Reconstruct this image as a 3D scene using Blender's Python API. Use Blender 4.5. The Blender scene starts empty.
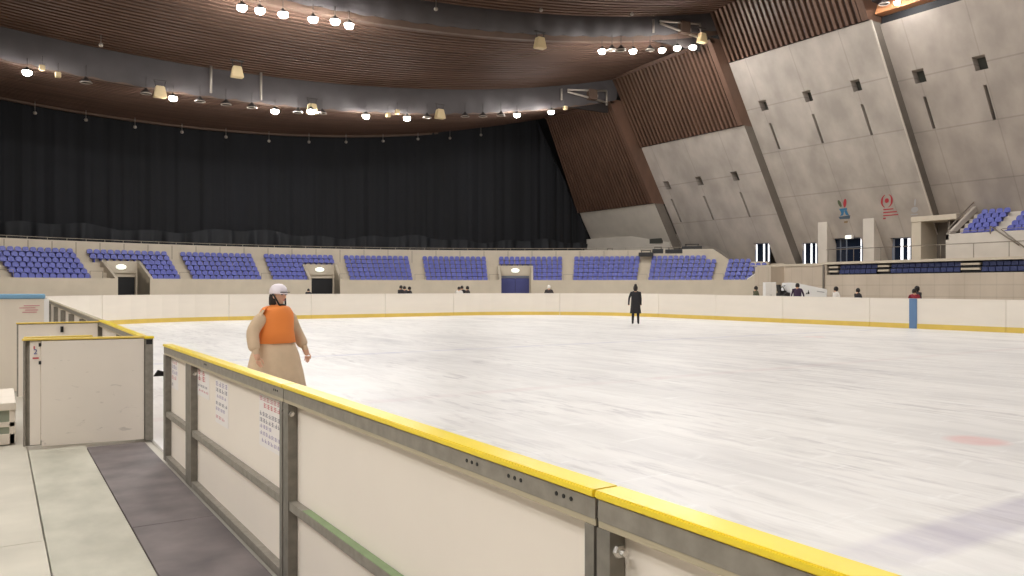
import bpy, bmesh, math, random
from mathutils import Vector, Matrix
random.seed(7)
PI = math.pi
C = bpy.context.scene.collection
# ------------------------------------------------------------------ helpers
def mat(name, col, rough=.6, metal=0., emit=None, strength=0., noise=0., nscale=4., bump=0., stretch=(1, 1, 1), col2=None, spec=None, detail=4.):
    m = bpy.data.materials.new(name); m.use_nodes = True
    nt = m.node_tree; b = nt.nodes['Principled BSDF']
    b.inputs['Base Color'].default_value = (*col, 1); b.inputs['Roughness'].default_value = rough
    b.inputs['Metallic'].default_value = metal
    if spec is not None: b.inputs['Specular IOR Level'].default_value = spec
    if emit: 
        b.inputs['Emission Color'].default_value = (*emit, 1); b.inputs['Emission Strength'].default_value = strength
    if noise or bump or col2:
        tc = nt.nodes.new('ShaderNodeTexCoord'); mp = nt.nodes.new('ShaderNodeMapping'); mp.inputs['Scale'].default_value = stretch
        nz = nt.nodes.new('ShaderNodeTexNoise'); nz.inputs['Scale'].default_value = nscale; nz.inputs['Detail'].default_value = detail
        nt.links.new(tc.outputs['Object'], mp.inputs[0]); nt.links.new(mp.outputs[0], nz.inputs['Vector'])
        r = nt.nodes.new('ShaderNodeValToRGB'); r.color_ramp.elements[0].position = .3; r.color_ramp.elements[1].position = .7
        c2 = col2 if col2 else tuple(min(1, c * (1 + noise)) for c in col)
        c1 = col if col2 else tuple(c * (1 - noise) for c in col)
        r.color_ramp.elements[0].color = (*c1, 1); r.color_ramp.elements[1].color = (*c2, 1)
        nt.links.new(nz.outputs['Fac'], r.inputs[0]); nt.links.new(r.outputs[0], b.inputs['Base Color'])
        if bump:
            bp = nt.nodes.new('ShaderNodeBump'); bp.inputs['Strength'].default_value = bump
            nt.links.new(nz.outputs['Fac'], bp.inputs['Height']); nt.links.new(bp.outputs[0], b.inputs['Normal'])
    return m
def srgb(r, g, b):
    return tuple(((c / 255) / 12.92 if c / 255 <= .04045 else ((c / 255 + .055) / 1.055) ** 2.4) for c in (r, g, b))

def finish(name, bm, mats, parent=None, smooth=False, auto=False):
    me = bpy.data.meshes.new(name)
    bmesh.ops.recalc_face_normals(bm, faces=bm.faces)
    bm.to_mesh(me); bm.free()
    o = bpy.data.objects.new(name, me)
    for m in (mats if isinstance(mats, (list, tuple)) else [mats]): me.materials.append(m)
    if smooth:
        for p in me.polygons: p.use_smooth = True
    C.objects.link(o)
    if parent is not None:
        o.parent = parent
        o.matrix_parent_inverse = Matrix.Translation(-Vector(parent.location)) if False else Matrix.Identity(4)
        # meshes are authored in world coordinates: shift them into the parent's frame
        me.transform(parent.matrix_basis.inverted())
    return o
def tag(o, label, cat, group=None, kind=None):
    o['label'] = label; o['category'] = cat
    if group: o['group'] = group
    if kind: o['kind'] = kind
    return o
def thing(name, label, cat, loc=(0, 0, 0), rz=0, group=None):
    o = bpy.data.objects.new(name, None); o.empty_display_size = .2
    o.location = loc; o.rotation_euler = (0, 0, rz)
    o.matrix_basis = Matrix.Translation(loc) @ Matrix.Rotation(rz, 4, 'Z')
    C.objects.link(o); return tag(o, label, cat, group)
def struct(name, bm, m, label=None, smooth=False):
    o = finish(name, bm, m, smooth=smooth); o['kind'] = 'structure'
    if label: o['label'] = label
    return o
def copy_tree(o, parent=None):
    c = o.copy(); C.objects.link(c)
    if parent: c.parent = parent
    for ch in list(KIDS.get(o.name, [])) or [x for x in o.children]: copy_tree(ch, c)
    return c
KIDS = {}
def box(bm, x0, x1, y0, y1, z0, z1, mi=0, M=None):
    vs = [bm.verts.new((x, y, z)) for x in (x0, x1) for y in (y0, y1) for z in (z0, z1)]
    if M is not None:
        for v in vs: v.co = M @ v.co
    fs = []
    for q in ((0, 1, 3, 2), (4, 6, 7, 5), (0, 4, 5, 1), (2, 3, 7, 6), (0, 2, 6, 4), (1, 5, 7, 3)):
        f = bm.faces.new([vs[i] for i in q]); f.material_index = mi; fs.append(f)
    return vs
def bbox(bm, x0, x1, y0, y1, z0, z1, bev=.005, mi=0, M=None, seg=2):
    b2 = bmesh.new(); box(b2, x0, x1, y0, y1, z0, z1, mi)
    bmesh.ops.bevel(b2, geom=list(b2.edges), offset=bev, segments=seg, affect='EDGES', profile=.5)
    merge(bm, b2, M, mi)
def merge(bm, b2, M=None, mi=0):
    mp = {}
    for v in b2.verts: mp[v] = bm.verts.new(M @ v.co if M is not None else v.co)
    for f in b2.faces:
        try:
            g = bm.faces.new([mp[v] for v in f.verts]); g.material_index = f.material_index or mi; g.smooth = f.smooth
        except ValueError: pass
    b2.free()
def quad(bm, a, b, c, d, mi=0):
    f = bm.faces.new([bm.verts.new(p) for p in (a, b, c, d)]); f.material_index = mi; return f
def prism(bm, pts, direction, mi=0):
    """closed polygon pts (3d) swept by direction"""
    d = Vector(direction); a = [bm.verts.new(p) for p in pts]; b = [bm.verts.new(Vector(p) + d) for p in pts]
    n = len(pts)
    for f in (bm.faces.new(a), bm.faces.new(list(reversed(b)))): f.material_index = mi
    for i in range(n):
        f = bm.faces.new([a[i], b[i], b[(i + 1) % n], a[(i + 1) % n]]); f.material_index = mi
def tube(bm, p, q, r, n=8, r2=None, mi=0, caps=True):
    p = Vector(p); q = Vector(q); r2 = r if r2 is None else r2
    d = (q - p).normalized(); u = d.orthogonal().normalized(); w = d.cross(u)
    A = [bm.verts.new(p + r * (math.cos(2 * PI * i / n) * u + math.sin(2 * PI * i / n) * w)) for i in range(n)]
    B = [bm.verts.new(q + r2 * (math.cos(2 * PI * i / n) * u + math.sin(2 * PI * i / n) * w)) for i in range(n)]
    for i in range(n):
        f = bm.faces.new([A[i], A[(i + 1) % n], B[(i + 1) % n], B[i]]); f.smooth = True; f.material_index = mi
    if caps:
        f = bm.faces.new(list(reversed(A))); f.material_index = mi
        f = bm.faces.new(B); f.material_index = mi
def lathe(bm, prof, n=16, M=None, mi=0, smooth=True):
    rings = []
    for r, z in prof:
        if r < 1e-5: rings.append([bm.verts.new((0, 0, z))])
        else: rings.append([bm.verts.new((r * math.cos(2 * PI * i / n), r * math.sin(2 * PI * i / n), z)) for i in range(n)])
    allv = [v for g in rings for v in g]
    for a, b in zip(rings, rings[1:]):
        for i in range(n):
            j = (i + 1) % n
            if len(a) == 1 and len(b) == 1: continue
            if len(a) == 1: f = bm.faces.new([a[0], b[j], b[i]])
            elif len(b) == 1: f = bm.faces.new([a[i], a[j], b[0]])
            else: f = bm.faces.new([a[i], a[j], b[j], b[i]])
            f.smooth = smooth; f.material_index = mi
    if M is not None:
        for v in allv: v.co = M @ v.co
def sweep(bm, path, prof, mi=0, closed=False, smooth=False):
    """prof: list of (offset along 2d left normal, z) ; path: list of (x,y,zadd)"""
    n = len(path); rings = []
    for i in range(n):
        a = Vector(path[max(0, i - 1)][:2]); b = Vector(path[min(n - 1, i + 1)][:2]); d = (b - a).normalized(); nn = Vector((-d.y, d.x))
        x, y, h = path[i]
        rings.append([bm.verts.new((x + nn.x * o, y + nn.y * o, z if not callable(h) else h(z))) for o, z in (prof(i) if callable(prof) else prof)])
    m = len(rings[0])
    for a, b in zip(rings, rings[1:]):
        for k in range(m):
            f = bm.faces.new([a[k], a[(k + 1) % m], b[(k + 1) % m], b[k]]); f.material_index = mi; f.smooth = smooth
    for r in (rings[0], list(reversed(rings[-1]))):
        f = bm.faces.new(r); f.material_index = mi
# ------------------------------------------------------------------ image <-> hall geometry (photo used for taking positions)
CAMH = 1.65; CT, ST = .8408, .5413
def ray(px, py):
    r = (px - 512) / 800; return Vector((ST + CT * r, CT - ST * r, (288 - py) / 800))
def at_y(px, py, y):
    d = ray(px, py); t = y / d.y; return Vector((t * d.x, y, CAMH + t * d.z))
def at_x(px, py, x):
    d = ray(px, py); t = x / d.x; return Vector((x, t * d.y, CAMH + t * d.z))
def board_y(px, x=1.364):
    d = ray(px, 0); return x / d.x * d.y
# ------------------------------------------------------------------ materials
M_ = {}
def ice_material():
    m = bpy.data.materials.new('ice'); m.use_nodes = True; nt = m.node_tree; N = nt.nodes; L = nt.links
    b = N['Principled BSDF']; b.inputs['Roughness'].default_value = .38; b.inputs['Specular IOR Level'].default_value = .35
    tc = N.new('ShaderNodeTexCoord')
    def nz(scale, stretch, rot, detail=5, lo=.35, hi=.7):
        mp = N.new('ShaderNodeMapping'); mp.inputs['Scale'].default_value = stretch; mp.inputs['Rotation'].default_value = (0, 0, rot)
        t = N.new('ShaderNodeTexNoise'); t.inputs['Scale'].default_value = scale; t.inputs['Detail'].default_value = detail
        t.inputs['Roughness'].default_value = .62; t.inputs['Distortion'].default_value = .35
        L.new(tc.outputs['Object'], mp.inputs[0]); L.new(mp.outputs[0], t.inputs['Vector'])
        r = N.new('ShaderNodeMapRange'); r.inputs[1].default_value = lo; r.inputs[2].default_value = hi
        L.new(t.outputs['Fac'], r.inputs[0]); return r.outputs[0]
    def mul(a, bb, v=None):
        k = N.new('ShaderNodeMath'); k.operation = 'MULTIPLY'; L.new(a, k.inputs[0])
        if bb is not None: L.new(bb, k.inputs[1])
        else: k.inputs[1].default_value = v
        return k.outputs[0]
    s1 = nz(.6, (1.0, .2, 1), .75, 9, .42, .68)      # long skate streaks
    s2 = nz(2.6, (1.0, .2, 1), 1.0, 9, .45, .7)     # fine scratches
    s3 = nz(.16, (1, .8, 1), 0, 3, .35, .7)        # broad patches
    mx = N.new('ShaderNodeMix'); mx.data_type = 'RGBA'; mx.inputs[6].default_value = (*srgb(236, 232, 228), 1); mx.inputs[7].default_value = (*srgb(188, 184, 184), 1)
    L.new(mul(s1, s3), mx.inputs[0])
    m2 = N.new('ShaderNodeMix'); m2.data_type = 'RGBA'; m2.inputs[7].default_value = (*srgb(200, 196, 192), 1)
    L.new(mx.outputs[2], m2.inputs[6]); L.new(mul(s2, None, .45), m2.inputs[0])
    # white frost scratches
    s4 = nz(3.4, (1.0, .06, 1), 1.25, 5, .56, .72)
    m3 = N.new('ShaderNodeMix'); m3.data_type = 'RGBA'; m3.inputs[7].default_value = (*srgb(248, 246, 243), 1)
    L.new(m2.outputs[2], m3.inputs[6]); L.new(mul(s4, None, .6), m3.inputs[0])
    s5 = nz(7., (1.0, .17, 1), 0, 8, .5, .64)
    m4 = N.new('ShaderNodeMix'); m4.data_type = 'RGBA'; m4.inputs[7].default_value = (*srgb(176, 170, 170), 1)
    L.new(m3.outputs[2], m4.inputs[6]); L.new(mul(mul(s5, nz(.5, (1, .5, 1), 0, 4, .4, .6)), None, .55), m4.inputs[0])
    s6 = nz(6., (.25, 1., 1), 0, 6, .58, .7)
    m5 = N.new('ShaderNodeMix'); m5.data_type = 'RGBA'; m5.inputs[7].default_value = (*srgb(250, 248, 246), 1)
    L.new(m4.outputs[2], m5.inputs[6]); L.new(mul(s6, None, .45), m5.inputs[0]); m3 = m5
    # painted lines under the ice: blue lines and centre line across the rink, neutral zone spots
    sp = N.new('ShaderNodeSeparateXYZ'); L.new(tc.outputs['Object'], sp.inputs[0])
    wob = nz(1.6, (1, .35, 1), 0, 8, .3, .75)
    cur = m3.outputs[2]
    def mask_line(yc, hw):
        a = N.new('ShaderNodeMath'); a.operation = 'SUBTRACT'; L.new(sp.outputs['Y'], a.inputs[0]); a.inputs[1].default_value = yc
        c = N.new('ShaderNodeMath'); c.operation = 'ABSOLUTE'; L.new(a.outputs[0], c.inputs[0])
        r = N.new('ShaderNodeMapRange'); L.new(c.outputs[0], r.inputs[0]); r.inputs[1].default_value = hw + .06; r.inputs[2].default_value = hw - .06
        return r.outputs[0]
    def mask_spot(xc, yc, rr):
        v = N.new('ShaderNodeVectorMath'); v.operation = 'DISTANCE'; L.new(tc.outputs['Object'], v.inputs[0]); v.inputs[1].default_value = (xc, yc, 0)
        r = N.new('ShaderNodeMapRange'); L.new(v.outputs['Value'], r.inputs[0]); r.inputs[1].default_value = rr + .1; r.inputs[2].default_value = rr - .05
        return r.outputs[0]
    def paint(cur, mask, col, amt):
        x = N.new('ShaderNodeMix'); x.data_type = 'RGBA'; L.new(cur, x.inputs[6]); x.inputs[7].default_value = (*col, 1)
        L.new(mul(mul(mask, wob), None, amt), x.inputs[0]); return x.outputs[2]
    cur = paint(cur, mask_line(2.92, .21), srgb(155, 146, 174), .62)
    cur = paint(cur, mask_line(18.8, .18), srgb(150, 150, 185), .5)
    cur = paint(cur, mask_line(10.85, .16), srgb(200, 165, 165), .3)
    cur = paint(cur, mask_spot(8.9, 4.55, .26), srgb(226, 160, 155), .75)
    cur = paint(cur, mask_spot(23.2, 17.2, .32), srgb(228, 150, 145), .6)
    L.new(cur, b.inputs['Base Color'])
    bp = N.new('ShaderNodeBump'); bp.inputs['Strength'].default_value = .08; L.new(s2, bp.inputs['Height']); L.new(bp.outputs[0], b.inputs['Normal'])
    return m
def concrete_material(name, base, dark, seams_z, y_off=0., pitch=5., am=1.):
    m = bpy.data.materials.new(name); m.use_nodes = True; nt = m.node_tree; N = nt.nodes; L = nt.links
    b = N['Principled BSDF']; b.inputs['Roughness'].default_value = .75; b.inputs['Specular IOR Level'].default_value = .25
    tc = N.new('ShaderNodeTexCoord')
    mp = N.new('ShaderNodeMapping'); mp.inputs['Scale'].default_value = (1, 1, .45); L.new(tc.outputs['Object'], mp.inputs[0])
    t = N.new('ShaderNodeTexNoise'); t.inputs['Scale'].default_value = .55; t.inputs['Detail'].default_value = 6; L.new(mp.outputs[0], t.inputs['Vector'])
    r = N.new('ShaderNodeValToRGB'); r.color_ramp.elements[0].position = .34; r.color_ramp.elements[1].position = .66
    r.color_ramp.elements[0].color = (*dark, 1); r.color_ramp.elements[1].color = (*base, 1); L.new(t.outputs['Fac'], r.inputs[0])
    sp = N.new('ShaderNodeSeparateXYZ'); L.new(tc.outputs['Object'], sp.inputs[0])
    cur = r.outputs[0]
    def line(sock, c, hw):
        a = N.new('ShaderNodeMath'); a.operation = 'SUBTRACT'; L.new(sock, a.inputs[0]); a.inputs[1].default_value = c
        d = N.new('ShaderNodeMath'); d.operation = 'ABSOLUTE'; L.new(a.outputs[0], d.inputs[0])
        e = N.new('ShaderNodeMath'); e.operation = 'LESS_THAN'; L.new(d.outputs[0], e.inputs[0]); e.inputs[1].default_value = hw; return e.outputs[0]
    def add(cur, mask, amt=.45):
        k = N.new('ShaderNodeMath'); k.operation = 'MULTIPLY'; L.new(mask, k.inputs[0]); k.inputs[1].default_value = amt
        x = N.new('ShaderNodeMix'); x.data_type = 'RGBA'; L.new(cur, x.inputs[6]); x.inputs[7].default_value = (*(c * .45 for c in dark), 1)
        L.new(k.outputs[0], x.inputs[0]); return x.outputs[2]
    for z in seams_z: cur = add(cur, line(sp.outputs['Z'], z, .05), .5 * am)
    a = N.new('ShaderNodeMath'); a.operation = 'ADD'; L.new(sp.outputs['Y'], a.inputs[0]); a.inputs[1].default_value = -y_off + 1000 * pitch
    mo = N.new('ShaderNodeMath'); mo.operation = 'MODULO'; L.new(a.outputs[0], mo.inputs[0]); mo.inputs[1].default_value = pitch
    cur = add(cur, line(mo.outputs[0], .05, .05), .35 * am)
    L.new(cur, b.inputs['Base Color'])
    return m
M_['ice'] = ice_material()
CB, CD = srgb(184, 174, 165), srgb(162, 153, 145)
M_['conc2'] = concrete_material('concrete_a', CB, CD, (13.35, 9.2), 57.4, 5., .65)
M_['conc3'] = concrete_material('concrete_b', CB, CD, (19.2, 15.1, 10.85), 42.0, 5., .65)
M_['conc4'] = concrete_material('concrete_c', srgb(176, 165, 156), srgb(156, 146, 138), (19.0, 14.9, 10.6), 37.1, 5., .65)
M_['conc1'] = mat('concrete_d', srgb(200, 191, 180), .45, noise=.06, nscale=.8)
M_['stand'] = mat('stand_concrete', srgb(196, 184, 166), .8, noise=.06, nscale=.7)
M_['stand_joint'] = mat('stand_joint', srgb(120, 110, 98), .8)
M_['panelwall'] = concrete_material('panel_wall', srgb(198, 184, 168), srgb(186, 172, 156), (1.9, .95), 0., 1.2, .35)
M_['step_dark'] = mat('rib_shade_concrete', srgb(112, 104, 96), .85, noise=.08, nscale=1)  # darker concrete: shade on rib ends and inside the portal put into the colour
M_['wood_wall'] = mat('slatted_wood', srgb(98, 73, 60), .45, noise=.2, nscale=.6, stretch=(1, 6, .3))
M_['wood_roof'] = mat('roof_wood', srgb(92, 70, 59), .75, spec=.2, noise=.22, nscale=.4, stretch=(.3, 4, 1))
M_['wood_back'] = mat('wood_backing', srgb(34, 26, 24), .8)
M_['fascia'] = mat('fascia_wood', srgb(92, 72, 60), .7, noise=.1, nscale=1)
M_['riser'] = mat('grey_riser', srgb(78, 73, 74), .8, noise=.08, nscale=.8, stretch=(1, 1, 1), bump=.3)
M_['copper'] = mat('copper_cove', srgb(190, 130, 90), .35, noise=.1, nscale=2)
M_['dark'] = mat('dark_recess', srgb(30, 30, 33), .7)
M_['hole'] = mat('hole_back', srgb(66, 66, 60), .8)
def curtain_material():
    m = mat('black_curtain', srgb(12, 13, 19), .85, noise=.3, nscale=.25, stretch=(1, 1, .25)); return m
M_['curtain'] = curtain_material()
M_['hem'] = mat('curtain_hem', srgb(19, 21, 27), .7, noise=.3, nscale=.4, stretch=(1, 1, .3))
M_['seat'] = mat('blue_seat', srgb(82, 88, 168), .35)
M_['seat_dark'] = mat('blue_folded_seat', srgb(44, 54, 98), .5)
M_['board'] = mat('white_board', srgb(236, 228, 216), .45, noise=.02, nscale=.8, stretch=(1, 1, 4))
M_['board_out'] = mat('cream_board', srgb(236, 226, 214), .5, noise=.025, nscale=1.2)
def scuffed():
    m = mat('gate_board', srgb(234, 224, 212), .5, noise=.03, nscale=1.4)
    nt = m.node_tree; N = nt.nodes; L = nt.links; b = N['Principled BSDF']; src = b.inputs['Base Color'].links[0].from_socket
    tc = N.new('ShaderNodeTexCoord'); mp = N.new('ShaderNodeMapping'); mp.inputs['Scale'].default_value = (3, 3, 7); mp.inputs['Rotation'].default_value = (0, .5, 0)
    t = N.new('ShaderNodeTexNoise'); t.inputs['Scale'].default_value = 2.2; t.inputs['Detail'].default_value = 8; t.inputs['Distortion'].default_value = 1.2
    L.new(tc.outputs['Object'], mp.inputs[0]); L.new(mp.outputs[0], t.inputs['Vector'])
    r = N.new('ShaderNodeMapRange'); r.inputs[1].default_value = .66; r.inputs[2].default_value = .74; r.inputs[4].default_value = .3; L.new(t.outputs['Fac'], r.inputs[0])
    x = N.new('ShaderNodeMix'); x.data_type = 'RGBA'; L.new(src, x.inputs[6]); x.inputs[7].default_value = (*srgb(130, 122, 112), 1); L.new(r.outputs[0], x.inputs[0])
    L.new(x.outputs[2], b.inputs['Base Color']); return m
M_['gate_board'] = scuffed()
M_['yellow'] = mat('yellow_cap', srgb(242, 214, 50), .3, noise=.04, nscale=3)
M_['kick'] = mat('yellow_kick', srgb(226, 196, 96), .45, noise=.05, nscale=2)
M_['tan_cap'] = mat('tan_cap', srgb(178, 166, 140), .5)
M_['steel'] = mat('galvanised_steel', srgb(148, 142, 132), .5, metal=.35, noise=.14, nscale=18, stretch=(1, 1, 1))
M_['steel_dark'] = mat('galvanised_steel_side', srgb(130, 125, 116), .55, metal=.35, noise=.16, nscale=18)
M_['steel_green'] = mat('green_tinted_steel', srgb(132, 152, 112), .5, metal=.1, noise=.08, nscale=9)
M_['bolt'] = mat('bolt_metal', srgb(205, 202, 196), .25, metal=.9)
M_['black'] = mat('black_metal', srgb(28, 27, 28), .5)
M_['blue_pad'] = mat('blue_pad', srgb(98, 130, 170), .5)
M_['blue_cap'] = mat('blue_top', srgb(120, 164, 196), .5, noise=.08, nscale=5)
M_['grime'] = mat('grimy_panel', srgb(226, 215, 200), .6, noise=.08, nscale=1.6, stretch=(1, 1, .4))
M_['greenglass'] = mat('green_grey', srgb(150, 156, 138), .4, noise=.05)
M_['rubber_dark'] = mat('dark_mat', srgb(96, 89, 90), .6, col2=srgb(128, 119, 118), nscale=2.6, bump=.15, detail=12, spec=.3)
M_['rubber_light'] = mat('light_mat', srgb(168, 165, 150), .6, col2=srgb(198, 193, 178), nscale=2.4, bump=.08, detail=12, stretch=(1.3, .7, 1), spec=.35)
M_['rubber_light2'] = mat('pale_mat', srgb(182, 176, 162), .6, col2=srgb(204, 197, 182), nscale=1.4, bump=.06, detail=7, spec=.35)
M_['floor'] = mat('concrete_floor', srgb(188, 182, 170), .6, noise=.06, nscale=.9)
M_['paper'] = mat('paper', srgb(236, 230, 226), .6)
M_['ink_red'] = mat('ink_red', srgb(200, 92, 96), .6)
M_['ink_pink'] = mat('ink_pink', srgb(206, 132, 140), .6)
M_['ink_purple'] = mat('ink_purple', srgb(156, 142, 176), .6)
M_['ink_dark'] = mat('ink_dark', srgb(112, 106, 120), .6)
M_['ink_blue'] = mat('ink_blue', srgb(84, 96, 160), .6)
M_['lamp_on'] = mat('lamp_glow', (1, .97, .9), .4, emit=(1, .985, .95), strength=1)
M_['lamp_off'] = mat('lamp_glass', srgb(120, 112, 105), .2)
M_['lamp_body'] = mat('lamp_body', srgb(60, 54, 52), .5, metal=.4)
M_['lamp_ring'] = mat('lamp_ring', srgb(170, 160, 150), .4, metal=.5)
M_['speaker'] = mat('beige_speaker', srgb(206, 184, 142), .5)
M_['white'] = mat('white_paint', srgb(238, 236, 234), .45)
M_['sign'] = mat('lit_sign', (1, 1, .9), .4, emit=(.9, 1, .82), strength=1.0)
M_['daylight'] = mat('daylit_pane', (1, 1, 1), .3, emit=(.95, .97, 1), strength=1.3)
M_['glass_dark'] = mat('dark_glass', srgb(26, 34, 50), .1)
M_['frame'] = mat('door_frame', srgb(120, 126, 140), .4, metal=.3)
M_['door_blue'] = mat('blue_door', srgb(66, 70, 128), .5)
M_['skin'] = mat('skin', srgb(216, 168, 140), .5)
M_['orange'] = mat('orange_jacket', srgb(240, 138, 62), .7)
M_['beige'] = mat('beige_coat', srgb(206, 180, 150), .8, noise=.06, nscale=6)
M_['helmet'] = mat('white_helmet', srgb(236, 226, 232), .3)
M_['cloth_black'] = mat('black_cloth', srgb(36, 34, 38), .8)
M_['cloth_dark'] = mat('dark_cloth', srgb(56, 50, 52), .8)
M_['cloth_green'] = mat('olive_cloth', srgb(78, 80, 60), .8)
M_['cloth_purple'] = mat('dark_purple_cloth', srgb(58, 40, 66), .8)
M_['cloth_red'] = mat('red_cloth', srgb(150, 44, 60), .8)
M_['cloth_white'] = mat('white_cloth', srgb(226, 220, 214), .8)
M_['hair'] = mat('dark_hair', srgb(34, 26, 24), .6)
M_['rail'] = mat('handrail', srgb(140, 130, 118), .4, metal=.5)
M_['tyre'] = mat('black_rubber', srgb(24, 24, 26), .8)
# ------------------------------------------------------------------ floor and ice
bm = bmesh.new(); box(bm, -50, 90, -60, 100, -.4, -.03); struct('floor', bm, M_['floor'], 'pale concrete hall floor')
def rink_ring(off=0., n=14):
    """closed outline of the rink, inset by off (positive = outwards)"""
    x0, x1, y0, y1, r = 1.42 - off, 31.4 + off, -19.0 - off, 42.0 + off, 8.5 + off
    pts = []
    for cx, cy, a0 in ((x1 - r, y1 - r, 0), (x0 + r, y1 - r, 90), (x0 + r, y0 + r, 180), (x1 - r, y0 + r, 270)):
        for i in range(n + 1):
            a = math.radians(a0 + 90 * i / n); pts.append((cx + r * math.cos(a), cy + r * math.sin(a)))
    return pts
bm = bmesh.new(); prism(bm, [(x, y, 0) for x, y in rink_ring(-.005)], (0, 0, -.06))
struct('floor_ice', bm, M_['ice'], 'white skating ice marked by blades')
# walkway mats
matn = [0]
def floor_mat(x0, x1, y0, y1, m, label, grp):
    bm = bmesh.new(); bbox(bm, x0 + .004, x1 - .004, y0 + .004, y1 - .004, -.03, 0, .004)
    o = finish('floor_mat', bm, m); tag(o, label, 'mat', grp)
floor_mat(.78, 1.335, 6.05, 9.36, M_['rubber_dark'], 'dark purple-grey rubber floor mat beside the open gate', 'dark rubber walkway mats')
floor_mat(.78, 1.335, 2.72, 6.05, M_['rubber_dark'], 'dark purple-grey rubber floor mat at the bottom of the picture, nearest the camera', 'dark rubber walkway mats')
floor_mat(.265, .78, 2.2, 9.5, M_['rubber_light'], 'long greenish-grey floor mat running alongside the dark mats', 'pale walkway mats')
floor_mat(-.27, .2625, 6.05, 9.9, M_['rubber_light2'], 'pale grey floor mat at the left, in front of the low step', 'pale walkway mats')
floor_mat(-.28, .265, 2.2, 6.05, M_['rubber_light2'], 'pale grey floor mat in the bottom left corner of the picture', 'pale walkway mats')
# ------------------------------------------------------------------ near boards (outer side: galvanised frame, cream sheet, yellow cap)
XI = 1.364
def board_section(y0, y1, posts, label, top=lambda y: 1.11, cap='yellow', midrail=True, outer=True, green=None, bolts=(), mid=.45, endcap=False, proud=0.):
    t = thing('rink_board', label, 'rink board', (XI, (y0 + y1) / 2, 0), group='boards along the walkway')
    g = .006; a, b = y0 + g, y1 - g; h0, h1 = top(a), top(b)
    def sl(bm, x0, x1, z0, z1, ya=a, yb=b, rel=True):
        p = []
        for y, h in ((ya, top(ya)), (yb, top(yb))):
            d = h if rel else 0
            p.append([(x0, y, z0 + d), (x1, y, z0 + d), (x1, y, z1 + d), (x0, y, z1 + d)])
        A = [bm.verts.new(q) for q in p[0]]; B = [bm.verts.new(q) for q in p[1]]
        for i in range(4): bm.faces.new([A[i], A[(i + 1) % 4], B[(i + 1) % 4], B[i]])
        bm.faces.new(A); bm.faces.new(list(reversed(B)))
    bm = bmesh.new(); sl(bm, XI - .022, XI + .068, -.022, 0)
    bmesh.ops.bevel(bm, geom=[e for e in bm.edges if abs((e.verts[0].co - e.verts[1].co).y) > .1], offset=.004, segments=2, affect='EDGES')
    finish('cap', bm, M_[cap], t)
    bm = bmesh.new(); sl(bm, XI - .012, XI - .006, -.082, -.026); sl(bm, XI - .006, XI + .04, -.032, -.026)
    finish('top_rail', bm, M_['steel'], t)
    bm = bmesh.new(); sl(bm, XI - .006, XI + .03, -.1, -.094); sl(bm, XI - .01, XI - .004, -.1, -.083); finish('rail_flange', bm, M_['tan_cap'], t)
    if midrail:
        bm = bmesh.new(); sl(bm, XI - .01, XI + .036, mid - .026, mid + .022, rel=False); finish('mid_rail', bm, M_['steel'], t)
        if green:
            bm = bmesh.new(); sl(bm, XI - .008, XI + .034, mid + .022, mid + .0245, green[0], green[1], rel=False); finish('green_strip', bm, M_['steel_green'], t)
    bm = bmesh.new(); sl(bm, XI - .012, XI + .036, 0, .05, rel=False); finish('bottom_rail', bm, M_['steel'], t)
    pobs = []
    for (pa, pb) in posts:
        bm = bmesh.new(); h = top((pa + pb) / 2) - .1
        # C channel: web facing the walkway, flanges reaching back to the sheet
        box(bm, XI - .016 - proud, XI - .008, pa, pb, .0, h); box(bm, XI - .008, XI + .036, pa, pa + .006, .0, h); box(bm, XI - .008, XI + .036, pb - .006, pb, .0, h)
        p = finish('post', bm, M_['steel_dark'], t); pobs.append((pa, pb, p))
    for y, z in bolts:
        bm = bmesh.new(); M = Matrix.Translation((XI - .004, y, z)) @ Matrix.Rotation(PI / 2, 4, 'X')
        lathe(bm, [(0, 0), (.017, 0), (.017, .012), (.009, .014), (.009, .03), (0, .03)], 6, M, smooth=False)
        ob = finish('bolt', bm, M_['bolt'], t); own = [p for pa, pb, p in pobs if pa - .03 < y < pb + .03]
        if own: ob.parent = own[0]
    bm = bmesh.new()
    sl(bm, XI + .038, XI + .054, -1.105 if False else -h0 + .0, -.03) if h0 == h1 else None
    if h0 != h1:
        A = [bm.verts.new(q) for q in ((XI + .038, a, 0), (XI + .054, a, 0), (XI + .054, a, h0 - .03), (XI + .038, a, h0 - .03))]
        B = [bm.verts.new(q) for q in ((XI + .038, b, 0), (XI + .054, b, 0), (XI + .054, b, h1 - .03), (XI + .038, b, h1 - .03))]
        for i in range(4): bm.faces.new([A[i], A[(i + 1) % 4], B[(i + 1) % 4], B[i]])
        bm.faces.new(A); bm.faces.new(list(reversed(B)))
    finish('panel', bm, M_['board_out'], t)
    return t
S0, S1, S2, S3 = 8.307, board_y(285.5), board_y(600), -2.4
secA = board_section(S1, S0, [(S0 - .12, S0 - .008), (board_y(193), board_y(187.5)), (S1 + .008, S1 + .06)], 'white rink board section by the open gate, with paper notices on it', bolts=[(board_y(195) - .012, .95), (S1 + .0, .96)])
secB = board_section(S2, S1, [(S2 + .006, S2 + .046), (S1 - .1, S1 - .01)], 'plain white rink board section with a green strip on its middle rail', green=(2.2, 4.15), bolts=[(S1 - .115, .96)])
secC = board_section(S3, S2, [(S2 - .06, S2 - .006), (.35, .43), (-1.2, -1.1)], 'white rink board section nearest the camera, running out of the frame', bolts=[(S2 - .078, .965)])
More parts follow.
